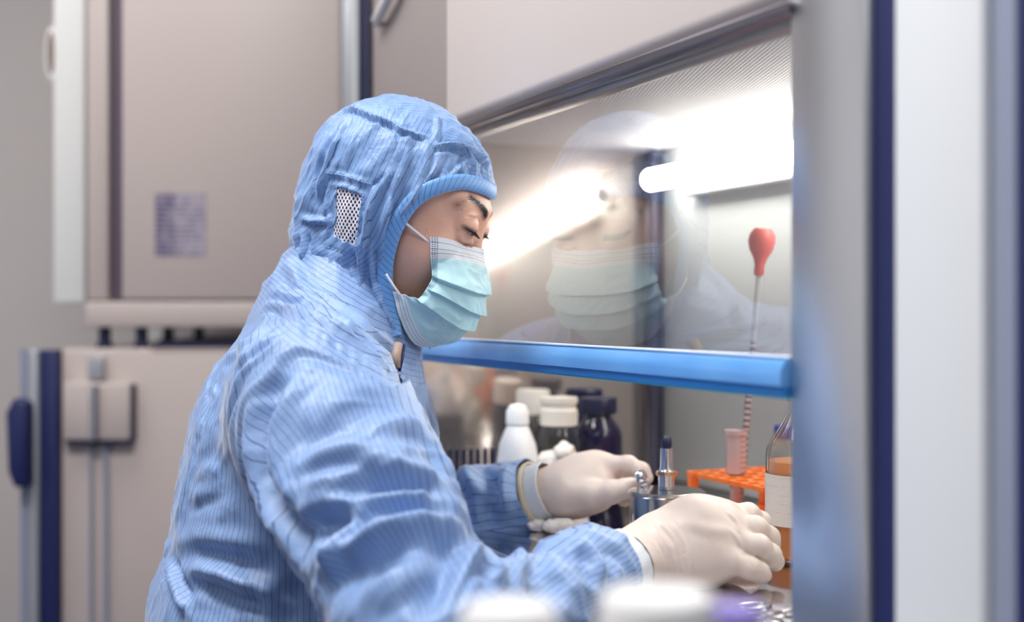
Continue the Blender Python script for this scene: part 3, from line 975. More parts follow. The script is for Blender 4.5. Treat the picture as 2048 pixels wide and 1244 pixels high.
def c3(px, py, Y): return at(px, py, Y)
NECK = np.array([-0.175, 1.385, CAMZ + 0.0])
TOR = [np.array([-0.195, 1.375, CAMZ - 0.020]), np.array([-0.205, 1.375, CAMZ - 0.12]), np.array([-0.215, 1.37, CAMZ - 0.21]),
       np.array([-0.232, 1.37, CAMZ - 0.32]), np.array([-0.245, 1.37, CAMZ - 0.52])]
TRr = [0.064, 0.120, 0.127, 0.136, 0.150]
RS, RE, RW = np.array([-0.180, 1.195, CAMZ - 0.085]), np.array([-0.055, 0.985, CAMZ - 0.262]), at(1255, 1128, 1.18)
LS, LE, LW = np.array([-0.185, 1.560, CAMZ - 0.095]), np.array([-0.205, 1.620, CAMZ - 0.300]), at(1075, 988, 1.50)
def ysc(P, f, y0=1.372):
    Q = P.copy(); Q[..., 1] = (Q[..., 1] - y0) / f; return Q
def torso_sdf(P, g=0.0):
    Q = ysc(P, 1.40)
    pts = [np.array([a[0], (a[1] - 1.372) / 1.4, a[2]]) for a in TOR]
    d = chain(Q, pts, [r + g for r in TRr], 0.03)
    d = smin(d, rcone(P, (-0.178, 1.37, CAMZ - 0.010), RS + np.array([-.01, .02, .012]), 0.060 + g, 0.062 + g), 0.05)
    d = smin(d, rcone(P, (-0.178, 1.37, CAMZ - 0.010), LS + np.array([-.01, -.02, .012]), 0.060 + g, 0.062 + g), 0.05)
    return d
def collar_sdf(P, g=0.0):
    return rcone(P, (-0.163, 1.372, CAMZ + 0.050), (-0.190, 1.378, CAMZ - 0.03), 0.066 + g, 0.080 + g)
def rarm_sdf(P, g=0.0):
    d = chain(P, [RS, RS * .45 + RE * .55, RE], [0.079 + g, 0.071 + g, 0.068 + g], 0.01)
    f = chain(P, [RE, RE * .55 + RW * .45, RW], [0.065 + g, 0.044 + g, 0.036 + g], 0.01)
    f = smin(f, rcone(P, at(1145, 1145, 1.125), at(1190, 1137, 1.15), 0.037 + g, 0.039 + g), 0.014)
    return smin(d, f, 0.035)
def larm_sdf(P, g=0.0):
    d = chain(P, [LS, LE], [0.072 + g, 0.064 + g])
    f = chain(P, [LE, LE * .5 + LW * .5, LW], [0.066 + g, 0.061 + g, 0.043 + g], 0.01)
    return smin(d, f, 0.04)

# ---- hands: (origin wrist, chain of joints) all in world coordinates
R_CH = {
 'palm': [((RW + (at(1290, 1108, 1.19) - RW) * .9), 0.0255), (at(1335, 1094, 1.192), 0.029), (at(1395, 1082, 1.20), 0.034), (at(1436, 1084, 1.205), 0.031)],
 'index': [(at(1405, 1040, 1.214), 0.0150), (at(1452, 1028, 1.216), 0.0112), (at(1496, 1029, 1.214), 0.0096), (at(1520, 1044, 1.222), 0.0090), (at(1531, 1061, 1.234), 0.0082)],
 'middle': [(at(1410, 1062, 1.203), 0.0150), (at(1466, 1049, 1.197), 0.0112), (at(1512, 1056, 1.192), 0.0098), (at(1537, 1075, 1.200), 0.0092), (at(1547, 1092, 1.212), 0.0084)],
 'ring': [(at(1410, 1090, 1.192), 0.0150), (at(1474, 1083, 1.178), 0.0112), (at(1518, 1093, 1.174), 0.0099), (at(1540, 1110, 1.180), 0.0093), (at(1550, 1123, 1.190), 0.0086)],
 'little': [(at(1405, 1122, 1.185), 0.0150), (at(1468, 1124, 1.166), 0.0104), (at(1500, 1136, 1.163), 0.0090), (at(1518, 1144, 1.168), 0.0084), (at(1526, 1149, 1.176), 0.0078)],
 'thumb': [(at(1345, 1085, 1.215), 0.018), (at(1400, 1085, 1.245), 0.0125), (at(1455, 1085, 1.262), 0.0100), (at(1500, 1085, 1.262), 0.0085)],
}
R_EXTRA = [(at(1385, 1045, 1.210), at(1436, 1034, 1.212), 0.0185, 0.0135), (at(1385, 1128, 1.180), at(1440, 1126, 1.172), 0.0185, 0.0135),
           (at(1325, 1078, 1.195), at(1400, 1052, 1.205), 0.019, 0.020), (at(1320, 1120, 1.185), at(1400, 1125, 1.184), 0.021, 0.020),
           (at(1400, 1070, 1.196), at(1456, 1062, 1.196), 0.024, 0.0155), (at(1400, 1100, 1.190), at(1456, 1100, 1.184), 0.024, 0.0150)]
L_CH = {
 'palm': [(at(1105, 988, 1.50), 0.0265), (at(1145, 978, 1.50), 0.030), (at(1180, 962, 1.505), 0.030), (at(1200, 950, 1.51), 0.024)],
 'index': [(at(1180, 940, 1.500), 0.017), (at(1212, 931, 1.495), 0.0125), (at(1256, 930, 1.485), 0.0100), (at(1282, 942, 1.478), 0.0090), (at(1292, 955, 1.476), 0.0080)],
 'middle': [(at(1180, 945, 1.520), 0.017), (at(1220, 938, 1.525), 0.0125), (at(1262, 945, 1.525), 0.0100), (at(1280, 962, 1.520), 0.0090), (at(1284, 976, 1.515), 0.0082)],
 'ring': [(at(1180, 955, 1.540), 0.016), (at(1220, 952, 1.548), 0.0120), (at(1256, 966, 1.550), 0.0098), (at(1266, 985, 1.545), 0.0090), (at(1266, 998, 1.540), 0.0080)],
 'little': [(at(1175, 968, 1.552), 0.015), (at(1210, 970, 1.562), 0.0110), (at(1240, 985, 1.562), 0.0090), (at(1248, 1000, 1.558), 0.0080)],
 'thumb': [(at(1130, 995, 1.48), 0.021), (at(1180, 990, 1.465), 0.0165), (at(1222, 984, 1.455), 0.0125), (at(1248, 978, 1.452), 0.0100), (at(1262, 970, 1.455), 0.0085)],
}
L_EXTRA = [(at(1140, 965, 1.505), at(1190, 945, 1.50), 0.022, 0.019), (at(1130, 990, 1.485), at(1195, 992, 1.48), 0.022, 0.016)]
def hand_sdf(P, CH, EX, g=0.0):
    d = chain(P, [a for a, r in CH['palm']], [r + g for a, r in CH['palm']], 0.012)
    for a, b, ra, rb in EX:
        d = smin(d, rcone(P, a, b, ra + g - .001, rb + g - .001), 0.022)
    fs = None
    for f in ('index', 'middle', 'ring', 'little', 'thumb'):
        e = chain(P, [a for a, r in CH[f]], [r + g for a, r in CH[f]], 0.004)
        for a, r in CH[f][2:-1]:
            e = smin(e, sphere(P, a, r * 1.02 + g), 0.004)
        fs = e if fs is None else smin(fs, e, 0.0008)
    return smin(d, fs, 0.005)
def rhand(P, g=0.0): return hand_sdf(P, R_CH, R_EXTRA, g)
def lhand(P, g=0.0): return hand_sdf(P, L_CH, L_EXTRA, g)

def body_sdf(P):
    d = head_sdf(P)
    nk = rcone(P, from_head((-0.02, 0, -0.06)), (-0.190, 1.378, CAMZ - 0.02), 0.050, 0.062)
    d = smin(d, nk, 0.025)
    d = smin(d, torso_sdf(P, -0.018), 0.03)
    d = smin(d, rarm_sdf(P, -0.022), 0.02)
    d = smin(d, larm_sdf(P, -0.022), 0.02)
    d = smin(d, smin(rhand(P, -0.0018), rcone(P, RW, at(1300, 1108, 1.19), 0.024, 0.025), 0.01), 0.01)
    d = smin(d, smin(lhand(P, -0.0018), rcone(P, LW, at(1110, 988, 1.50), 0.024, 0.025), 0.01), 0.01)
    return d
Z = CAMZ
xs = grid1(-0.42, 0.34, 0.0080, (-0.125, -0.014), 0.0012)
ys = grid1(0.88, 1.72, 0.0080, (1.268, 1.345), 0.0012)
zs = grid1(Z - 0.66, Z + 0.26, 0.0080, (Z + 0.020, Z + 0.132), 0.0012)
V, F = surface_net(body_sdf, xs, ys, zs, 3)
L = to_head(V)
# eyebrows, lashes line, stubble of the hairline as tint of the skin; lips
def near_poly(L, pts, w):
    best = np.full(len(L), 1e9)
    for i in range(len(pts) - 1):
        a = np.array(pts[i]); ab = np.array(pts[i + 1]) - a
        t = np.clip((L - a) @ ab / (ab @ ab), 0, 1)
        best = np.minimum(best, np.linalg.norm(L - a - t[:, None] * ab, axis=1))
    return np.clip(1 - best / w, 0, 1)
Sm = ab_s(L)
def on_skin(p, off=0.0):
    """head-space point dropped on the skin"""
    P = from_head(p)[None].astype(np.float32)
    for _ in range(8):
        d, n = grad(head_sdf, P); P = P - (d[:, None] - off) * n * .9
    return P[0].astype(float), n[0].astype(float)

BR = [hpix(972, 431, 0.012), hpix(962, 419, 0.018), hpix(946, 409, 0.028), hpix(928, 403, 0.040), hpix(914, 406, 0.050)]
BR = [to_head(on_skin(p_)[0][None].astype(np.float32))[0].astype(float) for p_ in BR]
brow = np.maximum(near_poly(Sm, BR[:4], 0.0070) * 1.3, near_poly(Sm, BR[2:], 0.0075) * 0.45)
ex, ey, ez = EYE
LASH = [(ex + .0118, ey - .0125, ez - .0040), (ex + .0140, ey, ez - .0040), (ex + .0095, ey + .0120, ez - .0035), (ex + .004, ey + .0180, ez - .0020)]
lash = near_poly(Sm, LASH, 0.0046) * 1.3
hairl = np.clip((0.060 - L[:, 0]) / 0.02, 0, 1) * np.clip((L[:, 2] - 0.035) / 0.02, 0, 1)
hairv = np.clip(brow + lash * 0.9 + hairl * 0.5, 0, 1)
lipv = near_poly(L, [(0.087, -0.016, -0.0755), (0.089, 0, -0.0755), (0.087, 0.016, -0.0755)], 0.009)
body = np_mesh('body', V, F, skin_m, person, attrs={'hair': hairv, 'lip': np.clip(lipv * 2, 0, 1)})

# eyeballs
for s in (1, -1):
    ec = from_head((EYE[0], EYE[1] * s, EYE[2]))
    look = np.array([0.80, -0.10, -0.55]); look /= np.linalg.norm(look)
    m = 24; vv = []; ff = []
    for i in range(m + 1):
        for j in range(2 * m):
            th = math.pi * i / m; ph = math.pi * j / m
            vv.append((math.sin(th) * math.cos(ph), math.sin(th) * math.sin(ph), math.cos(th)))
    vv = np.array(vv)
    for i in range(m):
        for j in range(2 * m):
            ff.append((i * 2 * m + j, i * 2 * m + (j + 1) % (2 * m), (i + 1) * 2 * m + (j + 1) % (2 * m), (i + 1) * 2 * m + j))
    ang = np.arccos(np.clip(vv @ look, -1, 1))
    np_mesh('eye', ec + vv * 0.0133, np.array(ff)[:, ::-1], eye_m, person, attrs={'iris': ang / 1.0})
# eyelashes and eyebrows as hairs
rs = np.random.RandomState(3)
for s in (1, -1):
    mb = MB()
    for k in range(150):
        t = (k / 149.0) ** 1.25
        base = catmull(BR, 101)[int(t * 100)].copy()
        w_ = 0.0038 * (1 - 0.5 * t)
        p = base + np.array([0, 0, rs.uniform(-w_, w_)]); p[1] *= s
        a, n = on_skin(p)
        dirl = np.array([-0.25 - .4 * t, s * 0.85, 0.45 - 0.75 * t + rs.uniform(-.12, .12)])
        dv = dirl @ HM; dv /= np.linalg.norm(dv)
        l = rs.uniform(.0035, .0055) * (1 - .4 * t)
        mb.tube([a - n * .0004, a + n * .0008 + dv * l * .5, a + n * .0006 + dv * l], [0.00024 * (1 - .5 * t), 0.00020 * (1 - .5 * t), 0.00006], 4)
    me = mb
    o = np_mesh('eyebrow', me.v, me.f, hair_m, person)
    mb = MB()
    for k in range(46):
        t = k / 45.0
        q = catmull(LASH[:3], 101)[int(t * 100)].copy(); q[1] *= s
        a, n = on_skin(q)
        dv = np.array([0.62, s * (t - .35) * .9, -0.55 + rs.uniform(-.1, .1)]) @ HM; dv /= np.linalg.norm(dv)
        l = rs.uniform(.0045, .006) if s == 1 else rs.uniform(.002, .003)
        mb.tube([a, a + dv * l * .55 + n * .0006, a + dv * l + n * .0016], [0.00038, 0.00030, 0.00008], 4)
    np_mesh('eyelashes', mb.v, mb.f, hair_m, person)

# ---------------------------------------------------------------- mask
rows = [
 [(970, 497, 0), (949, 491, .022), (925, 485, .040), (890, 479, .054), (858, 476, .0615)],
 [(974, 540, 0), (957, 533, .027), (930, 525, .047), (895, 517, .059), (860, 512, .0635)],
 [(973, 588, 0), (955, 583, .029), (930, 574, .051), (895, 562, .062), (864, 551, .0655)],
 [(962, 625, 0), (944, 618, .029), (918, 603, .051), (885, 586, .063), (854, 575, .0665)],
 [(944, 655, 0), (925, 650, .028), (898, 632, .050), (865, 610, .063), (836, 597, .0675)],
 [(918, 683, 0), (893, 678, .027), (862, 660, .047), (832, 625, .061), (806, 592, .0690)],
 [(868, 698, 0), (842, 697, .025), (820, 680, .045), (800, 640, .061), (785, 585, .0700)]]
NETm = np.array([[hpix(*c) for c in r] for r in rows])
full = np.concatenate([(NETm * np.array([1, -1, 1]))[:, :0:-1], NETm], 1)      # 7 x 9
NU, NV = 161, 221
tmp = np.stack([catmull(full[:, j], NV) for j in range(9)], 1)                 # NV x 9
G = np.stack([catmull(tmp[i], NU) for i in range(NV)], 0)                      # NV x NU x 3
du = np.gradient(G, axis=1); dv_ = np.gradient(G, axis=0)
Nn = np.cross(dv_, du); Nn /= np.linalg.norm(Nn, axis=2, keepdims=True) + 1e-12
if (Nn[110, 80] @ np.array([1, 0, 0])) < 0: Nn = -Nn
vrow = np.linspace(0, 6, NV)[:, None] * np.ones(NU)[None]
ucen = np.abs(np.linspace(-1, 1, NU))[None] * np.ones(NV)[:, None]
disp = np.zeros((NV, NU))
for v0, A, L_ in ((2.02 + 0 * 1, .0052, 1.3), (3.08, .0050, 1.1), (4.10, .0048, 1.1)):
    x = vrow - v0 - 0.10 * np.sin(ucen * 3)
    saw = np.where(x < 0, np.clip(1 + x / L_, 0, 1) ** 1.6, np.clip(1 - x / 0.07, 0, 1))
    disp += 1.25 * A * saw * np.clip((1.0 - ucen) / 0.12, 0.15, 1)
disp += 0.0012 * np.sin(vrow * 9 + 3 * ucen) * np.clip((ucen - .8) * 5, 0, 1)
fl = G.reshape(-1, 3)
disp += (0.0022 * pnoise(fl * 45.0) + 0.0012 * ridged(fl * np.array([60, 60, 90.0]) + 5)).reshape(NV, NU) * np.clip(vrow / 1.2, 0.2, 1)
# the thin dent where the metal nose strip is pressed in
disp -= 0.0008 * np.exp(-((vrow - .42) / .08) ** 2)
G = G + Nn * (disp[..., None] - 0.0025)
W = from_head(G.reshape(-1, 3))
for _ in range(4):      # the mask rests on the face, never inside it
    dd, gg = grad(head_sdf, W)
    W = W + gg * np.maximum(0.0022 - dd, 0)[:, None] * 0.9
for _ in range(3):
    W3 = W.reshape(NV, NU, 3); W4 = W3.copy()
    W4[1:-1, 1:-1] = 0.6 * W3[1:-1, 1:-1] + 0.1 * (W3[:-2, 1:-1] + W3[2:, 1:-1] + W3[1:-1, :-2] + W3[1:-1, 2:])
    W = np.where((np.abs(disp.reshape(-1, 1)) < .002), W4.reshape(-1, 3), W)
idg = np.arange(NU * NV).reshape(NV, NU)
Fm = np.stack([idg[:-1, :-1].ravel(), idg[1:, :-1].ravel(), idg[1:, 1:].ravel(), idg[:-1, 1:].ravel()], 1)
seg = np.linalg.norm(np.diff(G, axis=1), axis=2)
acr = np.concatenate([np.zeros((NV, 1)), np.cumsum(seg, 1)], 1)
tot = acr[:, -1:]
edge = np.minimum(acr, tot - acr)
segv = np.linalg.norm(np.diff(G - Nn * disp[..., None], axis=0), axis=2)
dn = np.concatenate([np.zeros((1, NU)), np.cumsum(segv, 0)], 0)
nrm0 = vert_normals(W, Fm)
if nrm0[110 * NU + 80] @ Fv < 0: Fm = Fm[:, ::-1]
mask = np_mesh('face_mask', W, Fm, mask_m, person,
               attrs={'row': vrow.ravel() / 6, 'across': (acr - tot / 2).ravel(), 'edge': edge.ravel(), 'rtop': dn.ravel(), 'rbot': (dn[-1:] - dn).ravel()})
sm = mask.modifiers.new('thickness', 'SOLIDIFY'); sm.thickness = 0.0009; sm.offset = -1
for s in (1, -1):
    for (p0, p1, sd0, sd1) in (((863, 489), (812, 447), .0640, .078), ((800, 590), (772, 548), .0710, .078)):
        a = hpix(*p0, sd0); b = hpix(*p1, sd1); m_ = (a + b) / 2 + np.array([0, 0.0015, 0])
        pts = catmull([a, m_, b], 12); pts[:, 1] *= s
        lm = MB().tube([from_head(p) for p in pts], 0.0014, 8)
        np_mesh('ear_loop', lm.v, lm.f, loop_m, mask)

# ---------------------------------------------------------------- hood
OPEN = [hpix(985, 395, 0.0)[[0, 2]] + np.array([0.0, 0.0]), hpix(962, 385, .02)[[0, 2]], hpix(930, 380, .036)[[0, 2]], hpix(895, 386, .050)[[0, 2]], hpix(866, 397, .058)[[0, 2]],
        hpix(838, 416, .066)[[0, 2]], hpix(815, 444, .072)[[0, 2]], hpix(795, 482, .074)[[0, 2]], hpix(782, 522, .075)[[0, 2]],
        hpix(779, 556, .074)[[0, 2]], hpix(783, 595, .070)[[0, 2]], hpix(795, 640, .060)[[0, 2]], hpix(815, 690, .040)[[0, 2]], hpix(840, 725, .01)[[0, 2]],
        np.array([0.30, -0.20]), np.array([0.30, 0.052])]
def open_sd(V):
    L = to_head(V.astype(np.float32)).astype(float)
    return -poly_sd(L[:, 0], L[:, 2], OPEN)          # > 0 inside the opening
def hood_sdf(P):
    L = to_head(P); S = ab_s(L)
    d = ellipsoid(L, (-0.008, 0, 0.034), (0.0985, 0.085, 0.0875))
    d = smin(d, ellipsoid(L, (0.031, 0, 0.012), (0.0555, 0.071, 0.073)), 0.03)
    d = smin(d, ellipsoid(L, (0.024, 0, -0.052), (0.060, 0.066, 0.070)), 0.035)
    d = smin(d, ellipsoid(S, (-0.008, 0.072, -0.006), (0.030, 0.016, 0.040)), 0.02)
    d = smin(d, ellipsoid(L, (-0.068, 0, -0.020), (0.034, 0.056, 0.050)), 0.03)
    d = smin(d, rcone(P, from_head((-0.02, 0, -0.065)), (-0.165, 1.37, CAMZ - 0.025), 0.062, 0.090), 0.035)
    return d
def hood_low(V):          # > 0 below the hood's lower edge
    return -((V[:, 2] - (CAMZ + 0.030)) + 0.70 * (V[:, 0] + 0.190)) / 1.22
hx = grid1(-0.30, 0.02, 0.0026); hy = grid1(1.22, 1.50, 0.0026); hz = grid1(Z - 0.09, Z + 0.245, 0.0026)
HV, HF = surface_net(hood_sdf, hx, hy, hz, 3)
HN = vert_normals(HV, HF)
HL = to_head(HV.astype(np.float32)).astype(float)
D = np.zeros(len(HV))
# broad drape: creases running from the crown down and back
ca, sa = math.cos(0.42), math.sin(0.42)
q = np.stack([HL[:, 0] * ca - HL[:, 2] * sa, HL[:, 1], HL[:, 0] * sa + HL[:, 2] * ca], 1)
D += 0.0027 * crease(q * np.array([52, 26, 9]) + 3)
D += 0.0013 * crease(q * np.array([110, 50, 14]) + 13) + 0.0005 * crease(q[:, [2, 1, 0]] * np.array([70, 50, 40]) + 31)
low = np.clip((0.00 - HL[:, 2]) / 0.06, 0, 1)
D += 0.0026 * low * crease(q * np.array([60, 45, 12]) + 9)
D += 0.0045 * np.clip((-0.03 - HL[:, 2]) / 0.05, 0, 1) * np.clip((-open_sd(HV)) / 0.03, 0, 1)
fore = np.clip((HL[:, 0] - 0.045) / 0.03, 0, 1) * np.clip((HL[:, 2] - 0.03) / 0.03, 0, 1)
D += fore * 0.0016 * np.sin(HL[:, 1] * 420 + HL[:, 0] * 160 + 4 * pnoise(HL * 30))
D = D * np.clip(-open_sd(HV) / 0.012, 0.15, 1)
HOOD_ST = [
 # crown seam with its ruffles: a ledge, dark just under it
 ([(655, 225), (700, 218), (745, 232), (786, 246), (797, 258), (830, 268), (860, 272)], .0032, .0036),
 ([(662, 232), (705, 225), (745, 240), (786, 255), (797, 265), (830, 275), (858, 279)], .0022, -.0026),
 ([(872, 292), (890, 290), (905, 292), (925, 297), (950, 304), (965, 315), (978, 312)], .0036, .0062),
 ([(870, 301), (892, 298), (905, 302), (925, 307), (945, 317), (965, 326), (976, 322)], .0024, -.0055),
 ([(876, 232), (876, 262), (872, 290)], .0040, .0024), ([(884, 235), (882, 262), (878, 288)], .0028, -.0020),
 # long folds of the side
 ([(818, 262), (812, 310), (800, 345), (786, 385), (776, 425), (770, 470)], .0045, .0034),
 ([(806, 270), (790, 320), (770, 360), (745, 400), (735, 450), (728, 520), (722, 580)], .0045, .0034),
 ([(803, 262), (782, 330), (757, 362), (741, 368)], .0022, -.0030),
 ([(858, 285), (848, 340), (835, 370), (822, 400), (800, 430)], .0050, .0032),
 ([(880, 305), (868, 340), (845, 375), (820, 405), (795, 440)], .0038, .0030),
 ([(900, 305), (880, 345), (850, 380)], .0030, -.0022), ([(938, 312), (915, 340), (885, 365), (870, 385)], .0028, .0024),
 ([(925, 310), (928, 340), (922, 365)], .0025, .0020), ([(948, 322), (950, 350), (942, 372)], .0025, .0022), ([(965, 330), (972, 355), (974, 385)], .0030, .0026),
 ([(690, 240), (676, 275), (660, 310), (645, 350), (636, 390)], .0050, .0030),
 ([(672, 262), (650, 300), (634, 345), (626, 400)], .0030, -.0024), ([(712, 262), (700, 300), (688, 340)], .004, .002),
 # frame of the mesh window and the piece under it
 ([(655, 345), (690, 352), (722, 362), (745, 368)], .0030, .0018), ([(655, 368), (690, 374), (726, 391)], .0026, .0020),
 ([(728, 388), (718, 430), (712, 490), (718, 520)], .0036, .0028), ([(655, 372), (650, 410), (660, 445), (648, 480)], .0030, .0022),
 ([(745, 380), (735, 430), (724, 480), (720, 520), (722, 560)], .0045, .0040), ([(752, 400), (742, 450), (733, 500), (728, 560), (732, 600)], .0026, -.0034),
 ([(602, 437), (625, 442), (650, 443), (662, 440)], .0045, .0036), ([(606, 446), (630, 450), (655, 450)], .0024, -.0026),
 ([(645, 492), (680, 502), (710, 514)], .0022, -.0012), ([(608, 470), (612, 500), (616, 530)], .0045, .0040),
 ([(621, 470), (622, 500), (624, 530), (632, 560)], .0025, -.0036), ([(626, 520), (636, 540), (650, 560)], .0035, .0030),
 # lower cheek and neck
 ([(742, 500), (748, 550), (760, 600), (780, 645), (795, 670)], .0050, .0042), ([(735, 520), (738, 570), (750, 620), (770, 660)], .0026, -.0034),
 ([(722, 560), (724, 600), (735, 640)], .0035, .0030), ([(705, 520), (708, 570), (702, 610)], .0040, .0028), ([(665, 510), (662, 545), (655, 575)], .0040, .0026),
 ([(682, 520), (684, 560), (680, 600)], .003, -.002), ([(770, 470), (760, 520), (762, 570), (772, 610)], .0035, .0026), ([(752, 480), (752, 520), (757, 580)], .003, -.0024),
 ([(735, 470), (745, 440), (752, 400)], .003, .0022), ([(780, 400), (768, 440), (758, 480)], .004, .0026),
 ([(770, 360), (785, 395), (790, 420)], .0025, -.0018),
]
D += folds(HV, HN, HF, [(p_, w_ * .85, h_ * 1.55) for p_, w_, h_ in HOOD_ST], 1.3)
D = smooth_field(HF, D, len(HV), 1)
HVd = HV + HN * D[:, None]
# stripes: side panels run down and back; crown panel runs across
zl = HL[:, 2]
side_s = HV[:, 0] * 0.90 - (HV[:, 2] - CAMZ) * 0.43
bend = np.clip((-0.02 - zl) / 0.08, 0, 1)
side_s = side_s + 0.055 * bend ** 2 + 0.3 * D
front_s = HV[:, 0] * 1.0 - (HV[:, 2] - CAMZ) * 0.06 + HL[:, 1] * 0.4
wf = np.clip((HL[:, 0] - 0.045) / 0.015, 0, 1) * np.clip((zl - .02) / .03, 0, 1)
side_s = side_s * (1 - wf) + front_s * wf
crown_u = 0.078 + 0.0 * zl
seam_y = 0.058 - 0.20 * np.clip(HL[:, 0], 0, 1)
crown_s = HL[:, 0] * 0.55 - HL[:, 2] * 0.9 + HL[:, 1] * 0.75
is_crown = (np.abs(HL[:, 1]) < 0.052 + .1 * np.clip(-HL[:, 0], 0, .1)) & (zl > 0.05)
stripe = np.where(is_crown, crown_s, side_s)
PANEL = [(665, 371), (722, 391), (718, 440), (708, 489), (682, 482), (654, 470), (655, 448), (662, 440), (661, 400)]
PANEL_H = [hpix(a, b, .090)[[0, 2]] for a, b in PANEL]
def panel_sd(V):
    L = to_head(V.astype(np.float32)).astype(float)
    return np.where(L[:, 1] > 0, poly_sd(L[:, 0], L[:, 2], PANEL_H), 1.0)
def hood_g(V):
    return np.maximum(np.maximum(open_sd(V), hood_low(V)), -panel_sd(V))
V2, F2, used = clip(HVd, HF, hood_g)
hood = np_mesh('hood', V2, F2, hood_m, person, attrs={'stripe': stripe[used]})
sm = hood.modifiers.new('thickness', 'SOLIDIFY'); sm.thickness = 0.0014; sm.offset = -1
V3, F3, used3 = clip(HV - HN * 0.0012 + HN * D[:, None] * .4, HF, lambda V: panel_sd(V) - 0.002)
L3 = to_head(V3.astype(np.float32)).astype(float)
np_mesh('mesh_window', V3, F3, hmesh_m, hood, attrs={'pq': np.stack([L3[:, 0] + .2 * L3[:, 2], L3[:, 2] - .2 * L3[:, 0], L3[:, 1]], 1)})
hbvh = BVHTree.FromPolygons([tuple(v) for v in HVd.tolist()], np.concatenate([HF[:, [0, 1, 2]], HF[:, [0, 2, 3]]]).tolist())
def on_hood(L_, off=0.0):
    loc, n, i, d = hbvh.find_nearest(Vector(from_head(L_)))
    return np.array(loc) + np.array(n) * off, np.array(n)

# binding along the face opening: a ribbon hugging the hood and folding inwards
poly = catmull(np.array(OPEN[:14]), 120)
bind = []
for s in (1, -1):
    for f_, u_ in (poly[::-1] if s == 1 else poly):
        # side coordinate from the surface itself
        lo_, hi_ = 0.0, 0.12
        zq = np.linspace(0, 0.12, 60)
        PP = np.array([from_head((f_, s * z_, u_)) for z_ in zq])
        dd = hood_sdf(PP.astype(np.float32))
        k = np.nonzero(dd > 0)[0]
        sd = zq[k[0]] if len(k) else 0.12
        if k.size and k[0] > 0:
            a_, b_ = dd[k[0] - 1], dd[k[0]]; sd = zq[k[0] - 1] + (zq[k[0]] - zq[k[0] - 1]) * (-a_) / (b_ - a_)
        if len(k) and k[0] == 0: continue
        bind.append((f_, s * sd, u_))
bind = np.array(bind)
# smooth and resample
bp = np.array([from_head(b) for b in bind]); bp = bp[bp[:, 2] > CAMZ - 0.026]
keepb = [0]
for i in range(1, len(bp)):
    if np.linalg.norm(bp[i] - bp[keepb[-1]]) > 0.006: keepb.append(i)
bp = catmull(bp[keepb], 340)
for _ in range(6): bp[1:-1] = (bp[:-2] + 2 * bp[1:-1] + bp[2:]) / 4
d0, nb = grad(hood_sdf, bp)
tb = np.gradient(bp, axis=0); tb /= np.linalg.norm(tb, axis=1, keepdims=True)
inb = np.cross(tb, nb); 
ctr = from_head((0.09, 0, -0.03))
sg = np.sign(((ctr - bp) * inb).sum(1)); inb *= np.median(sg)
arc = np.concatenate([[0], np.cumsum(np.linalg.norm(np.diff(bp, axis=0), axis=1))])
W_ = 0.0135
prof = [(-W_, 0.0002), (-W_, 0.0012), (-W_ * .75, 0.0018), (-W_ * .4, 0.0021), (-0.002, 0.0019), (0.0006, 0.0010), (0.0014, -0.0004), (0.0004, -0.0025), (-.004, -.004)]
RV = []; st = []
for a_, b_ in prof:
    RV.append(bp + inb * a_ + nb * b_); st.append(arc * 1.0 + 0.75 * a_)
RV = np.stack(RV, 1); st = np.stack(st, 1)
n1, n2 = RV.shape[:2]
ii = np.arange(n1 * n2).reshape(n1, n2)
Fb = np.stack([ii[:-1, :-1].ravel(), ii[1:, :-1].ravel(), ii[1:, 1:].ravel(), ii[:-1, 1:].ravel()], 1)
bnd = np_mesh('face_binding', RV.reshape(-1, 3), Fb, trim_m, hood, attrs={'stripe': st.ravel()})
sm = bnd.modifiers.new('thickness', 'SOLIDIFY'); sm.thickness = 0.0006

# pale stitching lines around the mesh window
def stitch(pts, Yd, bvh, parent, mat, r=0.00035, gap=True):
    mb = MB(); O = Vector((0, 0, CAMZ))
    q = catmull(pts, max(16, int(sum(math.dist(pts[i], pts[i + 1]) for i in range(len(pts) - 1)) / 3.2)))
    P = []
    for a in q:
        d = Vector(((a[0] - 1024) / FPX, 1.0, -(a[1] - 622) / FPX)).normalized()
        h = bvh.ray_cast(O, d)
        P.append(None if h[0] is None else np.array(h[0]) + np.array(h[1]) * 0.0002 * (1 if h[1].dot(d) < 0 else -1))
    for i in range(0, len(P) - 1, 2):
        if P[i] is None or P[i + 1] is None or np.linalg.norm(P[i] - P[i + 1]) > .02: continue
        mb.tube([P[i], P[i + 1]], r, 5)
    if mb.v: np_mesh('stitching', mb.v, mb.f, mat, parent)
for pts in ([(655, 346), (690, 352), (722, 363), (742, 368)], [(645, 492), (680, 502), (712, 515)], [(727, 385), (716, 440), (712, 495), (716, 528)]):
    stitch(pts, 1.3, hbvh, hood, stitchl_m)

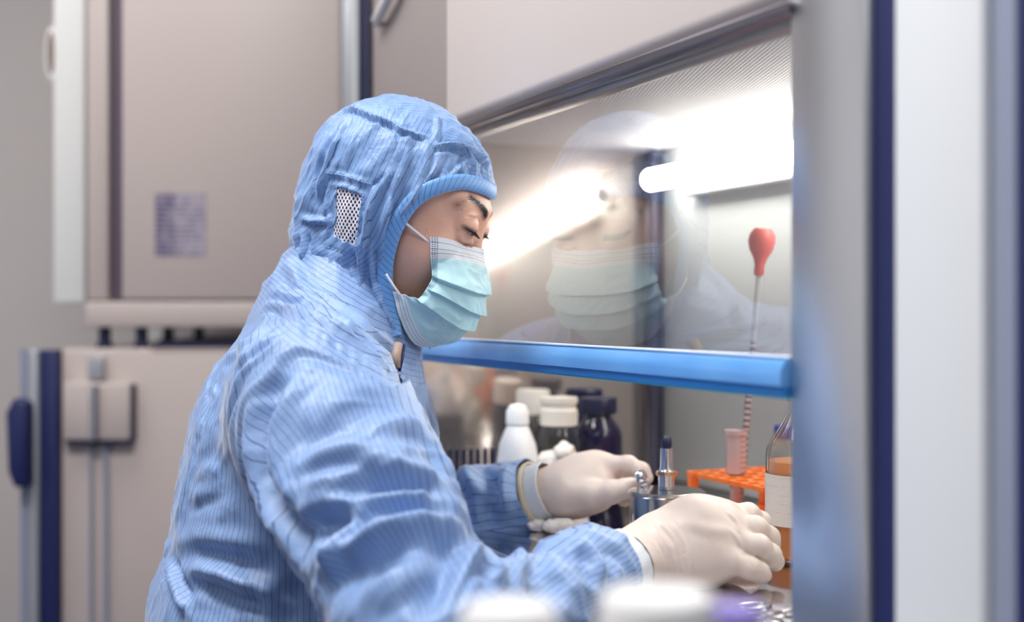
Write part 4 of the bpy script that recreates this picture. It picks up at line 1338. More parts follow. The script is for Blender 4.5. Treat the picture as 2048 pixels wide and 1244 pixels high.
# adjusting strap with its fold at the back of the hood
def ribbon(pts, wdt, mat, name, parent, thick=0.0014, side=(0, -1, 0)):
    pts = np.array(pts); q = catmull(pts, 40)
    t = np.gradient(q, axis=0); t /= np.linalg.norm(t, axis=1, keepdims=True)
    sv = np.cross(t, np.array(side, float)); sv /= np.linalg.norm(sv, axis=1, keepdims=True)
    RVv = np.stack([q - sv * wdt / 2, q - sv * wdt / 6 + np.array(side) * .001, q + sv * wdt / 6 + np.array(side) * .001, q + sv * wdt / 2], 1)
    ii = np.arange(len(q) * 4).reshape(len(q), 4)
    Fb = np.stack([ii[:-1, :-1].ravel(), ii[1:, :-1].ravel(), ii[1:, 1:].ravel(), ii[:-1, 1:].ravel()], 1)
    s_ = np.concatenate([[0], np.cumsum(np.linalg.norm(np.diff(q, axis=0), axis=1))])[:, None] * np.ones(4)
    o = np_mesh(name, RVv.reshape(-1, 3), Fb, mat, parent, attrs={'stripe': s_.ravel()})
    m = o.modifiers.new('thickness', 'SOLIDIFY'); m.thickness = thick; m.offset = 0
    return o
ribbon([at(614, 468, 1.335), at(611, 490, 1.325), at(609, 520, 1.325)], 0.0075, trim_m, 'strap', hood, side=(0.1, -1, 0))

# ---------------------------------------------------------------- coverall: trunk with collar
def suit_sdf(P):
    d = torso_sdf(P, 0.0)
    d = smin(d, collar_sdf(P), 0.035)
    d = smin(d, rarm_sdf(P, -0.004), 0.03)
    d = smin(d, larm_sdf(P, -0.004), 0.03)
    return d
AH = [(-.103, -.065), (-.132, -.049), (-.161, -.036), (-.189, -.029), (-.209, -.038), (-.2275, -.060), (-.243, -.085), (-.250, -.110), (-.247, -.139), (-.237, -.170), (-.222, -.198), (-.203, -.221), (-.180, -.242), (-0.10, -0.30), (0.3, -0.55), (0.5, 0.10)]
AHc = catmull(np.array(AH[:13]), 60)
AHP = np.concatenate([AHc, np.array(AH[13:])])
def sleeve_sd(V):           # < 0 in the right sleeve
    s = poly_sd(V[:, 0], V[:, 2] - CAMZ, AHP)
    return np.maximum(s, V[:, 1] - 1.30)
def lsleeve_sd(V):
    # the left sleeve starts beyond the shoulder line
    return -(((V[:, 1] - 1.53) * 0.9 + (V[:, 0] + 0.12) * 0.9 - (V[:, 2] - CAMZ + 0.17) * 0.2))
tx = grid1(-0.43, 0.02, 0.0034); ty = grid1(1.06, 1.70, 0.0034); tz = grid1(Z - 0.42, Z + 0.09, 0.0034)
def trunk_only(P):
    d = torso_sdf(P, 0.0)
    d = smin(d, collar_sdf(P), 0.035)
    d = smin(d, chain(P, [RS, RS * .6 + RE * .4], [0.076, 0.070]), 0.04)
    d = smin(d, chain(P, [LS, LS * .6 + LE * .4], [0.070, 0.066]), 0.04)
    return d
def low_trunk(P):
    # hips, seated thighs and lower legs (under the frame)
    d = trunk_only(P)
    return d
TV, TF = surface_net(trunk_only, tx, ty, tz, 3)
TN = vert_normals(TV, TF)
ang = np.arctan2(TV[:, 1] - 1.372, -(TV[:, 0] + 0.215))
qt = np.stack([ang * 0.17, TV[:, 2] - CAMZ, TV[:, 0] * 0.3], 1)
D = 0.0036 * crease(qt * np.array([11, 6, 9]) + 21) + 0.0020 * crease(np.stack([qt[:, 0] + .6 * qt[:, 1], qt[:, 1] - .4 * qt[:, 0], qt[:, 2]], 1) * np.array([34, 16, 20]) + 4) \
    + 0.0012 * crease(np.stack([qt[:, 0] - .5 * qt[:, 1], qt[:, 1], qt[:, 2]], 1) * np.array([70, 30, 40]) + 8)
cz = TV[:, 2] - CAMZ
col_ = np.clip((cz + 0.055 + 0.55 * (TV[:, 0] + .19)) / 0.03, 0, 1)
qc = np.stack([TV[:, 0] * .55 - cz * 1.0, TV[:, 1], TV[:, 0] + cz * .55], 1)
D = D * (1 - col_ * .75) + col_ * (0.0036 * crease((qc + np.array([0, 0, 0])) * np.array([16, 6, 16]) * np.array([1, 1, 1]) + 2) + 0.0016 * crease(qc[:, [0, 1, 2]] * np.array([40, 14, 12]) + 7))
TRUNK_ST = [
 ([(590, 640), (540, 690), (500, 735), (476, 790), (470, 840), (478, 900), (500, 960), (530, 1020), (570, 1070), (620, 1110), (680, 1135)], .006, -.004),
 ([(575, 640), (520, 690), (488, 735), (462, 790), (457, 840), (465, 900), (487, 960), (515, 1020), (555, 1075)], .005, .0022),
 # collar roll
 ([(530, 612), (560, 612), (600, 622), (650, 640), (700, 668), (745, 705), (785, 745)], .0045, .0045),
 ([(535, 625), (570, 628), (610, 640), (655, 660), (700, 690), (740, 720)], .0035, -.0035),
 ([(540, 580), (590, 590), (640, 615), (700, 650), (760, 700)], .006, .0038), ([(560, 600), (620, 605), (680, 635), (720, 660)], .003, -.003),
 ([(570, 525), (590, 545), (600, 570), (640, 590), (690, 620), (740, 660), (790, 690)], .007, .004),
 # back seam with puckers
 ([(440, 720), (420, 760), (405, 830), (385, 910), (368, 990), (360, 1060)], .0035, .0042), ([(447, 720), (428, 762), (412, 832), (393, 912), (376, 992)], .0025, -.0045),
 ([(540, 640), (500, 680), (455, 720), (430, 760)], .007, .0065), ([(555, 665), (510, 705), (470, 745)], .005, -.0055), ([(575, 660), (535, 700), (495, 735)], .004, .004),
 ([(420, 775), (432, 795), (425, 815)], .004, .003), ([(355, 900), (352, 930)], .004, .002),
 ([(399, 915), (433, 912), (451, 934), (445, 965)], .010, -.0035), ([(400, 935), (425, 937), (436, 955)], .008, .003),
 ([(368, 1020), (399, 1010), (433, 1000), (455, 985)], .010, -.005), ([(380, 1000), (405, 990), (430, 985)], .007, .004),
 ([(383, 1101), (445, 1113), (491, 1122), (530, 1130)], .011, -.010), ([(350, 1080), (400, 1082), (460, 1090), (510, 1100)], .010, .006),
 ([(370, 1140), (430, 1152), (480, 1172), (540, 1194)], .012, .010), ([(374, 1158), (430, 1174), (476, 1195), (545, 1216)], .009, -.016), ([(400, 1190), (450, 1215), (500, 1240)], .014, -.008),
 ([(326, 1095), (326, 1130), (326, 1168)], .004, -.005), ([(318, 1070), (335, 1092), (328, 1110)], .005, .0035), ([(305, 1120), (300, 1160), (292, 1200)], .005, .006),
 ([(331, 1125), (345, 1160), (362, 1200), (383, 1244)], .007, .010), ([(345, 1125), (358, 1160), (375, 1195)], .005, -.008), ([(350, 1200), (364, 1212), (355, 1225)], .004, .005),
 ([(600, 1150), (590, 1200), (580, 1244)], .012, -.008), ([(540, 1150), (550, 1200), (600, 1215)], .009, .008), ([(522, 1160), (530, 1190), (535, 1230)], .006, .005),
]
rk_ = np.random.RandomState(5)
for k in range(15):
    x_ = 548 + k * 16 + rk_.uniform(-4, 4); y_ = 622 + (x_ - 560) * .50
    TRUNK_ST.append(([(x_, y_), (x_ + rk_.uniform(-6, 8), y_ + 12), (x_ + rk_.uniform(-4, 14), y_ + rk_.uniform(22, 38))],   .0030, rk_.choice([-.0026, .0022])))
D *= np.clip((sleeve_sd(TV) - 0.002) / 0.02, 0, 1)
D += folds(TV, TN, TF, [(p_, w_, h_ * (1.5 if 2 <= i_ <= 6 else .62 if w_ > .0055 else .8)) for i_, (p_, w_, h_) in enumerate(TRUNK_ST)], 1.3)
D = smooth_field(TF, D, len(TV), 1)
TVd = TV + TN * D[:, None]
stp = ang * 0.155
cs = TV[:, 0] * 0.52 + cz * 0.85
cmask = (cz + 0.033 + 0.50 * (TV[:, 0] + .19) > 0)
stp = np.where(cmask, cs + 0.2 * D, stp)
def trunk_g(V):
    s = sleeve_sd(V)
    return -(s + 0.012)
V2, F2, used = clip(TVd, TF, trunk_g)
suit = np_mesh('coverall', V2, F2, suit_m, person, attrs={'stripe': stp[used]})
sm = suit.modifiers.new('thickness', 'SOLIDIFY'); sm.thickness = 0.0015; sm.offset = -1

# lower half of the coverall, seated on a stool (under the frame)
def lower_sdf(P):
    d = chain(ysc(P, 1.25), [np.array([-0.236, 0, CAMZ - 0.36]), np.array([-0.26, 0, CAMZ - 0.54])], [0.135, 0.150])
    for s in (-1, 1):
        d = smin(d, chain(P, [(-0.24, 1.37 + s * .09, CAMZ - 0.58), (0.0, 1.37 + s * .16 + .05, CAMZ - 0.56)], [0.095, 0.070]), 0.04)
        d = smin(d, chain(P, [(0.0, 1.37 + s * .16 + .05, CAMZ - 0.56), (-0.06, 1.37 + s * .17 + .04, 0.12)], [0.070, 0.055]), 0.03)
    return d
LVv, LFv = surface_net(lower_sdf, grid1(-.45, .12, .012), grid1(1.0, 1.8, .012), grid1(.04, CAMZ - .33, .012), 2)
LVv, LFv, us_ = clip(LVv, LFv, lambda V: V[:, 2] - (CAMZ - 0.375))
np_mesh('coverall_legs', LVv, LFv, suit_m, suit, attrs={'stripe': LVv[:, 1]})
for s in (-1, 1):
    bm_ = MB(); y_ = 1.37 + s * .17 + .04
    def boot(P):
        d = chain(P, [(-0.06, y_, 0.14), (-0.065, y_, 0.05)], [0.046, 0.042])
        d = smin(d, chain(P, [(-0.065, y_, 0.045), (0.07, y_, 0.036)], [0.043, 0.036]), 0.03)
        return smax(d, -(P[..., 2] - 0.002), 0.01)
    bv_, bf_ = surface_net(boot, grid1(-.14, .14, .008), grid1(y_ - .07, y_ + .07, .008), grid1(-.02, .22, .008), 2)
    np_mesh('shoe', bv_, bf_, white_pl_m, person)
stool = empty('lab_stool', (-0.27, 1.37, 0)); tag(stool, 'grey round lab stool under the seated person', 'stool')
MB().lathe([(0.15, CAMZ - .76), (0.17, CAMZ - .74), (0.17, CAMZ - .705), (0.15, CAMZ - .695)], n=32).build('seat', dark_m, stool)
MB().lathe([(0.03, 0.05), (0.025, CAMZ - .761)], n=20).build('column', chrome_m, stool)
for k in range(5):
    a_ = 2 * math.pi * k / 5
    MB().tube([(0, 0, .055), (.24 * math.cos(a_), .24 * math.sin(a_), .03)], [.02, .014], 10).build('leg', chrome_m, stool)
    MB().lathe([(0.018, 0.0), (0.024, .008), (0.018, .022)], (.24 * math.cos(a_), .24 * math.sin(a_), 0), 14).build('glide', dark_m, stool)

# right sleeve
def rsleeve_sdf(P):
    d = trunk_only(P) - 0.0020
    d = smin(d, rarm_sdf(P, 0.0), 0.03)
    return d
sx_ = grid1(-0.29, 0.155, 0.0030); sy_ = grid1(0.88, 1.31, 0.0030); sz_ = grid1(Z - 0.36, Z + 0.03, 0.0030)
SV, SF = surface_net(rsleeve_sdf, sx_, sy_, sz_, 3)
SN = vert_normals(SV, SF)
def arm_coords(V, A, B, C):
    """length along the bent arm and angle around it"""
    def one(P0_, P1_, up):
        ax = P1_ - P0_; l = np.linalg.norm(ax); ax = ax / l
        e1 = up - ax * (up @ ax); e1 /= np.linalg.norm(e1); e2 = np.cross(ax, e1)
        r = V - P0_; return r @ ax, l, np.arctan2(r @ e2, r @ e1)
    up = np.array([0.2, -0.6, 0.75])
    t1, l1, a1 = one(A, B, up); t2, l2, a2 = one(B, C, up)
    bl = np.clip((t2 + 0.02) / 0.08, 0, 1) * (t1 > l1 * 0.55)
    t = np.where(bl > 0.5, l1 + t2, t1)
    a = a1 * (1 - bl) + a2 * bl
    return t, a, bl
ta, aa, bl = arm_coords(SV, RS, RE, RW)
cap = np.clip(1 - ta / 0.12, 0, 1)
xq = np.stack([np.cos(aa) * .07, np.sin(aa) * .07, ta], 1)
tw = np.stack([xq[:, 0] + .5 * ta, xq[:, 1] - .35 * ta, ta], 1)
amp = 0.35 + 0.65 * np.clip((ta - 0.06) / 0.10, 0, 1)
D = 0.0034 * amp * crease(tw * np.array([14, 14, 26]) + 31) + 0.0016 * crease(tw * np.array([30, 30, 40]) + 5)
fa = np.clip((bl - .5) * 2, 0, 1) * np.clip((ta - 0.33) / 0.06, 0, 1)
D += 0.0030 * fa * crease(np.stack([xq[:, 0] * 14, xq[:, 1] * 14, ta * 34], 1) + 2)
SLEEVE_ST = [
 ([(795, 768), (730, 738), (666, 707), (604, 692), (562, 712), (527, 765), (490, 800), (477, 860), (484, 930), (506, 1000), (535, 1055), (575, 1104), (625, 1146)], .0055, .0040),
 ([(790, 785), (725, 757), (664, 728), (608, 716), (575, 735)], .006, -.0028), 
 ([(522, 840), (526, 900), (530, 953), (547, 999), (581, 1045), (602, 1085), (628, 1140)], .009, -.013), ([(505, 780), (500, 860), (506, 930), (524, 990), (552, 1050), (590, 1105)], .010, .006),
 ([(575, 745), (552, 780), (536, 830), (526, 870)], .010, -.010), ([(600, 745), (580, 790), (565, 860), (560, 930), (575, 985)], .012, .008),
 ([(780, 780), (720, 810), (670, 850), (620, 880), (590, 900)], .017, -.008), ([(800, 760), (750, 775), (690, 800), (640, 830)], .014, .006),
 ([(790, 870), (840, 875), (868, 900), (875, 930)], .010, -.008), ([(780, 890), (820, 900), (850, 930)], .008, .005), ([(725, 880), (760, 885)], .010, -.006),
 ([(600, 940), (640, 915), (692, 903), (754, 909), (800, 937), (878, 965), (924, 1011)], .012, .010),
 ([(600, 950), (645, 934), (692, 931), (754, 943)], .008, -.007), ([(600, 1014), (630, 985), (662, 968), (739, 953)], .011, .008),
 ([(655, 1001), (700, 984), (754, 974), (831, 968), (880, 984)], .009, -.016),
 ([(600, 1033), (630, 1016), (662, 1005), (723, 993), (785, 993), (850, 995), (900, 999)], .0075, .013),
 ([(605, 1040), (640, 1042), (680, 1040), (705, 1025)], .014, -.016), ([(615, 1075), (640, 1075), (665, 1060)], .012, -.010),
 ([(740, 1015), (780, 1018), (830, 1018), (880, 1018)], .012, -.011), ([(735, 1030), (715, 1060), (700, 1090)], .010, -.008),
 ([(723, 1014), (702, 1051), (677, 1082), (668, 1122), (652, 1153)], .0065, .012),
 ([(680, 1107), (754, 1070), (847, 1045), (933, 1045), (976, 1067)], .011, .010), ([(896, 999), (940, 1033), (976, 1060)], .010, .007),
 ([(662, 1153), (700, 1148), (739, 1138), (816, 1107), (850, 1104)], .015, -.012),
 ([(723, 1199), (790, 1160), (847, 1122), (862, 1112)], .014, .008),
 ([(924, 1070), (893, 1101), (872, 1169), (868, 1215)], .015, -.014), ([(985, 1070), (950, 1110), (920, 1160), (900, 1200), (885, 1244)], .009, .008),
 ([(988, 1074), (946, 1146), (915, 1202), (902, 1244)], .003, -.005),
 ([(986, 1112), (972, 1130), (962, 1150)], .006, -.014), ([(1000, 1115), (990, 1140), (985, 1175)], .008, .008),
 ([(1060, 1100), (1040, 1122), (1030, 1170)], .008, .008), ([(1075, 1110), (1068, 1150), (1066, 1190)], .009, -.008),
 ([(1120, 1150), (1100, 1170), (1080, 1200)], .012, -.010), ([(1140, 1080), (1170, 1100), (1190, 1130), (1195, 1170)], .008, .009),
 ([(1160, 1100), (1180, 1130), (1180, 1165)], .007, -.007), ([(1210, 1100), (1235, 1115), (1250, 1140)], .006, -.005),
]
D *= np.clip(-sleeve_sd(SV) / 0.02, 0.1, 1)
D += folds(SV, SN, SF, [(p_, w_ * 1.15, h_ * .82) for p_, w_, h_ in SLEEVE_ST], 1.1)
D = smooth_field(SF, D, len(SV), 1)
endR = RW + (RW - RE) / np.linalg.norm(RW - RE) * 0.012
axR = (RW - RE) / np.linalg.norm(RW - RE)
SVd = SV + SN * D[:, None]
def rs_g(V):
    return np.maximum(sleeve_sd(V), (V - RW) @ axR - 0.004 + 0.0 * V[:, 0]) if False else np.maximum(np.where(V[:, 0] + 0.3 * (V[:, 2] - CAMZ) > -0.06, -1.0, sleeve_sd(V)), (V - RW) @ axR + 0.032)
V2, F2, used = clip(SVd, SF, rs_g)
s_up = 0.88 * (SV[:, 0] - RE[0]) + 0.47 * (SV[:, 2] - RE[2])
s_fo = -0.42 * (SV[:, 0] - RE[0]) + 0.906 * (SV[:, 2] - RE[2])
bw = np.clip((SV[:, 0] + 0.035) / 0.05, 0, 1); bw = bw * bw * (3 - 2 * bw)
sl_s = s_up * (1 - bw) + (s_fo + .02) * bw + .3 * D
slv = np_mesh('sleeve', V2, F2, suit_m, suit, attrs={'stripe': sl_s[used]})
sm = slv.modifiers.new('thickness', 'SOLIDIFY'); sm.thickness = 0.0015; sm.offset = -1
# left sleeve
def lsl_sdf(P): return smin(trunk_only(P) - 0.002, larm_sdf(P, 0.0), 0.03)
SV, SF = surface_net(lambda P: larm_sdf(P, 0.001), grid1(-0.30, 0.06, .0036), grid1(1.46, 1.71, .0036), grid1(Z - 0.39, Z - .01, .0036), 3)
SN = vert_normals(SV, SF)
ta, aa, bl = arm_coords(SV, LS, LE, LW)
xq = np.stack([np.cos(aa) * .06 + .4 * ta, np.sin(aa) * .06, ta], 1)
D = 0.0065 * crease(xq * np.array([10, 10, 20]) + 3) + 0.003 * crease(xq * np.array([22, 22, 50]) + 7)
D += folds(SV, SN, SF, [([(905, 920), (950, 960), (1000, 1030)], .009, .012), ([(1015, 930), (1010, 980), (1020, 1030)], .008, .010), ([(935, 950), (950, 1000), (960, 1040)], .008, .010), ([(970, 950), (985, 990), (975, 1040)], .010, -.010)], 1.5)
axL = (LW - LE) / np.linalg.norm(LW - LE)
SVd = SV + SN * smooth_field(SF, D, len(SV), 2)[:, None]
V2, F2, used = clip(SVd, SF, lambda V: (V - LW) @ axL + 0.004)
slv2 = np_mesh('sleeve', V2, F2, suit_m, suit, attrs={'stripe': (SV[:, 2] * .45 - .06 * SV[:, 0])[used]})
sm = slv2.modifiers.new('thickness', 'SOLIDIFY'); sm.thickness = 0.0015; sm.offset = -1

# zip and lapel at the throat
zp = MB().tube([at(797, 688, 1.262), at(792, 712, 1.255), at(795, 736, 1.250)], [0.0045, 0.005, 0.003], 8)
zpo = np_mesh('zip_placket', zp.v, zp.f, principled('tan_zip', (0.35, 0.25, 0.20), 0.6), suit)
zt = MB().tube([at(807, 690, 1.268), at(802, 712, 1.260), at(799, 742, 1.252)], [0.0022, 0.0035, 0.0015], 8)
np_mesh('zip_tape', zt.v, zt.f, navy_m, zpo)

fc = at(820, 795, 1.37)
fl = lambda P: ellipsoid(P, fc, (0.011, 0.020, 0.032))
FV, FF = surface_net(fl, grid1(fc[0] - .02, fc[0] + .02, .003), grid1(fc[1] - .03, fc[1] + .03, .003), grid1(fc[2] - .04, fc[2] + .04, .003), 2)
np_mesh('chest_flap', FV, FF, trim_m, suit, attrs={'stripe': FV[:, 0] * 0.0})

# ---------------------------------------------------------------- gloves
def glove(fn, cut_pt, cut_ax, box, wrinkles, name_cuff_pts, end_ax):
    GV, GF = surface_net(fn, *box, 3)
    N_ = vert_normals(GV, GF)
    Dg = 0.0005 * ridged(GV * 55.0) + wrinkles(GV, N_, GF)
    Dg = smooth_field(GF, Dg, len(GV), 1)
    GV = GV + N_ * Dg[:, None]
    V2, F2, u_ = clip(GV, GF, lambda V: -((V - cut_pt) @ cut_ax))
    return np_mesh('glove', V2, F2, glove_m, person)
RP0 = RW + np.array([0.0, 0, 0])
def rglove_fn(P):
    return smin(rhand(P), rcone(P, RW - axR * .03, at(1300, 1108, 1.19), 0.0325, 0.028), 0.012)
RG_ST = [([(1310, 1045), (1345, 1080), (1362, 1120), (1368, 1160)], .0016, -.0016), ([(1326, 1040), (1356, 1078), (1372, 1120), (1376, 1155)], .0014, -.0014),
         ([(1300, 1050), (1332, 1085), (1350, 1125), (1353, 1160)], .0013, .0012), ([(1342, 1035), (1362, 1070), (1378, 1110), (1384, 1150)], .0013, .0012),
         ([(1288, 1058), (1318, 1090), (1335, 1130), (1340, 1160)], .0013, -.0010), ([(1455, 1025), (1475, 1045), (1482, 1065)], .0018, .0010), ([(1460, 1060), (1480, 1085), (1484, 1105)], .0018, .0010),
         ([(1470, 1118), (1478, 1140), (1476, 1150)], .0012, -.0008), ([(1360, 1040), (1420, 1060), (1470, 1062)], .006, .0008)]
gr = glove(rglove_fn, RW - axR * .010, axR, (grid1(0.05, 0.25, .0020), grid1(1.10, 1.31, .0020), grid1(Z - .30, Z - .155, .0020)),
           lambda V, N_, F: folds(V, N_, F, [(p_, w_, h_ * 1.6) for p_, w_, h_ in RG_ST], 1.2), None, None)
def lglove_fn(P):
    return smin(lhand(P), rcone(P, LW - axL * .01, at(1110, 988, 1.50), 0.031, 0.0275), 0.012)
gl_ = glove(lglove_fn, LW, axL, (grid1(0.0, 0.18, .0023), grid1(1.40, 1.61, .0023), grid1(Z - .26, Z - .14, .0023)), lambda V, N_, F: 0, None, None)
# knitted cuffs between sleeve and glove, and the yellowish rolled rim of the left glove
def ring_tube(c0, ax, length, r0, r1, name, mat, parent, wob=0.001, th=0.0012):
    ax = ax / np.linalg.norm(ax); e1 = np.cross(ax, [0, 0, 1.0]); e1 /= np.linalg.norm(e1); e2 = np.cross(ax, e1)
    n_, m_ = 60, 14; VV = []
    for i in range(m_):
        f = i / (m_ - 1)
        for k in range(n_):
            a_ = 2 * math.pi * k / n_
            r_ = r0 + (r1 - r0) * f + wob * math.sin(a_ * 5 + f * 3) * .5 + wob * math.sin(a_ * 17 + f * 9) * .4
            VV.append(c0 + ax * length * f + r_ * (math.cos(a_) * e1 + math.sin(a_) * e2))
    FF = [(i * n_ + k, i * n_ + (k + 1) % n_, (i + 1) * n_ + (k + 1) % n_, (i + 1) * n_ + k) for i in range(m_ - 1) for k in range(n_)]
    o = np_mesh(name, np.array(VV), np.array(FF), mat, parent)
    s_ = o.modifiers.new('thickness', 'SOLIDIFY'); s_.thickness = th; s_.offset = 0
    return o
ring_tube(RW - axR * .058, axR, 0.050, 0.0350, 0.0338, 'cuff', cuff_m, gr)
ring_tube(LW - axL * .014, axL, 0.032, 0.0350, 0.0325, 'cuff', cuff_m, gl_)
ring_tube(LW - axL * .004, axL, 0.0045, 0.0372, 0.0370, 'rolled_rim', roll_m, gl_, wob=0.0003, th=0.0025)

# ---------------------------------------------------------------- things on the worktop (its top is ZB)
def on_top(px, Y):
    return ((px - 1024) / FPX * Y, Y, ZB + 0.0003)
def bottle(name, px, Y, r, h, prof, mat, label, cat, group=None, cap=None):
    o = empty(name, on_top(px, Y)); tag(o, label, cat, group)
    b = MB().lathe(prof, n=40).build('body', mat, o, angle=50)
    return o
# amber reagent bottle
am = bottle('reagent_bottle', 1196, 1.74, .034, .145, [(0.030, 0.0), (0.0325, .003), (0.0325, .082), (0.030, .092), (0.021, .104), (0.0185, .108), (0.0185, .118)], amber_m,
            'dark amber reagent bottle with a black cap standing behind the gloved left hand', 'bottle')
MB().lathe([(0.0195, .112), (0.024, .1125), (0.0255, .115), (0.0255, .131), (0.024, .134), (0.0, .1345)], n=36, close=False).build('cap', blackcap_m, am)
# second dark bottle behind
am2 = bottle('reagent_bottle', 1168, 1.86, .03, .145, [(0.028, 0.0), (0.030, .003), (0.030, .090), (0.027, .100), (0.020, .110), (0.018, .120)], amber_m,
             'dark amber bottle with a flared stopper half hidden behind the other amber bottle', 'bottle')
MB().lathe([(0.0185, .116), (0.0265, .122), (0.0265, .136), (0.024, .139), (0.0, .139)], n=36, close=False).build('stopper', blackcap_m, am2)
# clear jar with cream lid holding cotton balls
jar = bottle('glass_jar', 1118, 1.70, .03, .14, [(0.026, 0.0), (0.029, .003), (0.029, .078), (0.026, .092), (0.021, .100), (0.021, .108)], bglass_m,
             'clear glass jar with a cream lid, holding cotton balls, left of the amber bottle', 'jar')
MB().lathe([(0.0215, .100), (0.0245, .101), (0.0245, .120), (0.022, .1235), (0.022, .127), (0.0245, .130), (0.0245, .137), (0.0, .138)], n=36, close=False).build('lid', whitecap_m, jar)
jb = bottle('glass_jar', 1066, 1.84, .03, .145, [(0.026, 0.0), (0.028, .003), (0.028, .085), (0.024, .098), (0.020, .104), (0.020, .110)], bglass_m,
            'clear jar with pale cream lid standing farthest back behind the cotton jar', 'jar')
MB().lathe([(0.0205, .104), (0.024, .105), (0.024, .136), (0.022, .139), (0.0, .139)], n=36, close=False).build('lid', whitecap_m, jb)
def lump(name, c, r, seed, mat, parent=None, sq=(1, 1, 0.85)):
    f = lambda P: sphere((P - np.array(c, np.float32)) / np.array(sq, np.float32) , (0, 0, 0), r)
    V, F = surface_net(f, grid1(c[0] - 1.5 * r * sq[0], c[0] + 1.5 * r * sq[0], r / 7), grid1(c[1] - 1.5 * r * sq[1], c[1] + 1.5 * r * sq[1], r / 7), grid1(c[2] - 1.5 * r * sq[2], c[2] + 1.5 * r * sq[2], r / 7), 2)
    N_ = vert_normals(V, F)
    V = V + N_ * (r * 0.35 * pnoise((V - np.array(c)) / r * 1.3 + seed) + r * .12 * pnoise(V / r * 4 + seed))[:, None]
    V = V - np.array(c)
    o = np_mesh(name, V, F, mat, None); o.location = c
    return o
jp = np.array(on_top(1118, 1.70))
k = 0
for dx, dy, dz in ((-.010, -.012, .013), (.012, -.010, .013), (.0, .012, .013), (-.012, .0, .034), (.011, .004, .035), (.0, -.012, .036), (-.005, .009, .056), (.008, -.006, .056)):
    k += 1
    o = lump('cotton_ball', tuple(jp + np.array([dx, dy, dz])), 0.0115, k * 3.3, cotton_m, sq=(1, 1, 1))
    tag(o, 'white cotton ball piled inside the clear jar with the cream lid', 'cotton ball', 'cotton balls in the jar')
# loose balls in front, stacked beside the jar and lying on the steel
for i, (px, py, Y, r, lab) in enumerate((
        (1098, 922, 1.66, .0150, 'cream cotton ball resting against the jar above the left wrist'),
        (1128, 903, 1.655, .0135, 'topmost cream cotton ball piled by the jar above the left hand'),
        (1146, 925, 1.655, .0135, 'cream cotton ball at the right end of the pile before the amber bottle'))):
    c = at(px, py, Y)
    o = lump('cotton_ball', tuple(c), r, 40 + i * 5.1, cotton_m); tag(o, lab, 'cotton ball')
dish = empty('cotton_dish', on_top(1122, 1.655)); tag(dish, 'pale glass dish under the loose cotton balls behind the left hand', 'dish')
MB().lathe([(0.030, 0.0), (0.034, .004), (0.034, .044), (0.032, .044), (0.032, .006), (0.0, .006)], n=40, close=False).build('bowl', white_pl_m, dish)
for i, (px, Y, r, sq, lab) in enumerate(((1076, 1.475, .0085, (1.5, 1, .8), 'small cotton swab tuft lying on the steel under the left glove cuff'),
                                    (1118, 1.460, .0100, (2.0, 1, .85), 'longer cotton swab tuft lying on the steel under the left wrist'))):
    c = np.array(on_top(px, Y)); c[2] += r * sq[2] * 1.0
    o = lump('cotton_tuft', tuple(c), r, 70 + i * 4.7, cotton_m, sq=sq); tag(o, lab, 'cotton')
# white squeeze bottle
sq_ = bottle('squeeze_bottle', 1035, 1.66, .03, .13, [(0.024, 0.0), (0.0265, .004), (0.0265, .060), (0.0235, .080), (0.016, .098), (0.0125, .105)], white_pl_m,
             'white plastic squeeze bottle with a rounded cap behind the left sleeve', 'bottle')
MB().lathe([(0.0135, .104), (0.0150, .106), (0.0145, .122), (0.010, .130), (0.0, .132)], n=28, close=False).build('cap', white_pl_m, sq_)
# dark rack of slots standing near the side wall
rk = empty('slide_rack', on_top(960, 1.74)); tag(rk, 'dark comb-like rack standing by the steel side wall', 'rack'); rk.rotation_euler = (0, 0, .1)
MB().box(-.045, .040, -.015, .015, 0.0, .030).build('base', dark_m, rk, bevel=.002)
for i in range(9):
    MB().box(-.043 + i * .0095, -.0385 + i * .0095, -.013, .013, .0302, .066).build('fin', blackcap_m, rk)

# steel pot with a spigot: spirit lamp
pot = empty('spirit_burner', on_top(1333, 1.40)); tag(pot, 'round polished steel spirit burner with an upright wick tube between the two hands', 'burner')
MB().lathe([(0.038, 0.0), (0.040, .002), (0.040, .052), (0.0415, .0535), (0.0415, .0555), (0.0395, .0570), (0.0, .0575)], n=64, close=False).build('body', dchrome_m, pot)
wt = MB().lathe([(0.0088, .0577), (0.0088, .072), (0.0105, .0725), (0.0105, .078), (0.0080, .0785), (0.0068, .082), (0.0068, .102), (0.0, .102)], n=28, close=False).build('wick_tube', chrome_m, pot)
MB().lathe([(0.0107, .0735), (0.0116, .0738), (0.0116, .0768), (0.0107, .077)], n=28).build('ring', brass_m, wt)
MB().lathe([(0.0050, .1022), (0.0058, .106), (0.0052, .112), (0.0030, .115), (0.0, .1155)], n=16, close=False).build('wick', blackcap_m, wt)
cp = MB()
kn = empty('burner_cap', tuple(at(1283, 955, 1.440))); tag(kn, 'small shiny steel cap pinched by the left hand fingertips', 'cap')
k_ = MB().lathe([(0.006, -.006), (0.0085, -.004), (0.0095, 0.0), (0.0085, .0035), (0.004, .006), (0.0, .0062)], n=24, close=False).build('cap_shell', chrome_m, kn)
k_.rotation_euler = (0.3, 1.3, 0)
MB().lathe([(0.0, 0.0), (0.006, 0.0), (0.007, 0.004), (0.004, 0.008), (0.0, .0085)], (0.006, 0, 0), n=20, close=False).build('tip', chrome_m, kn).rotation_euler = (0, 1.4, 0)

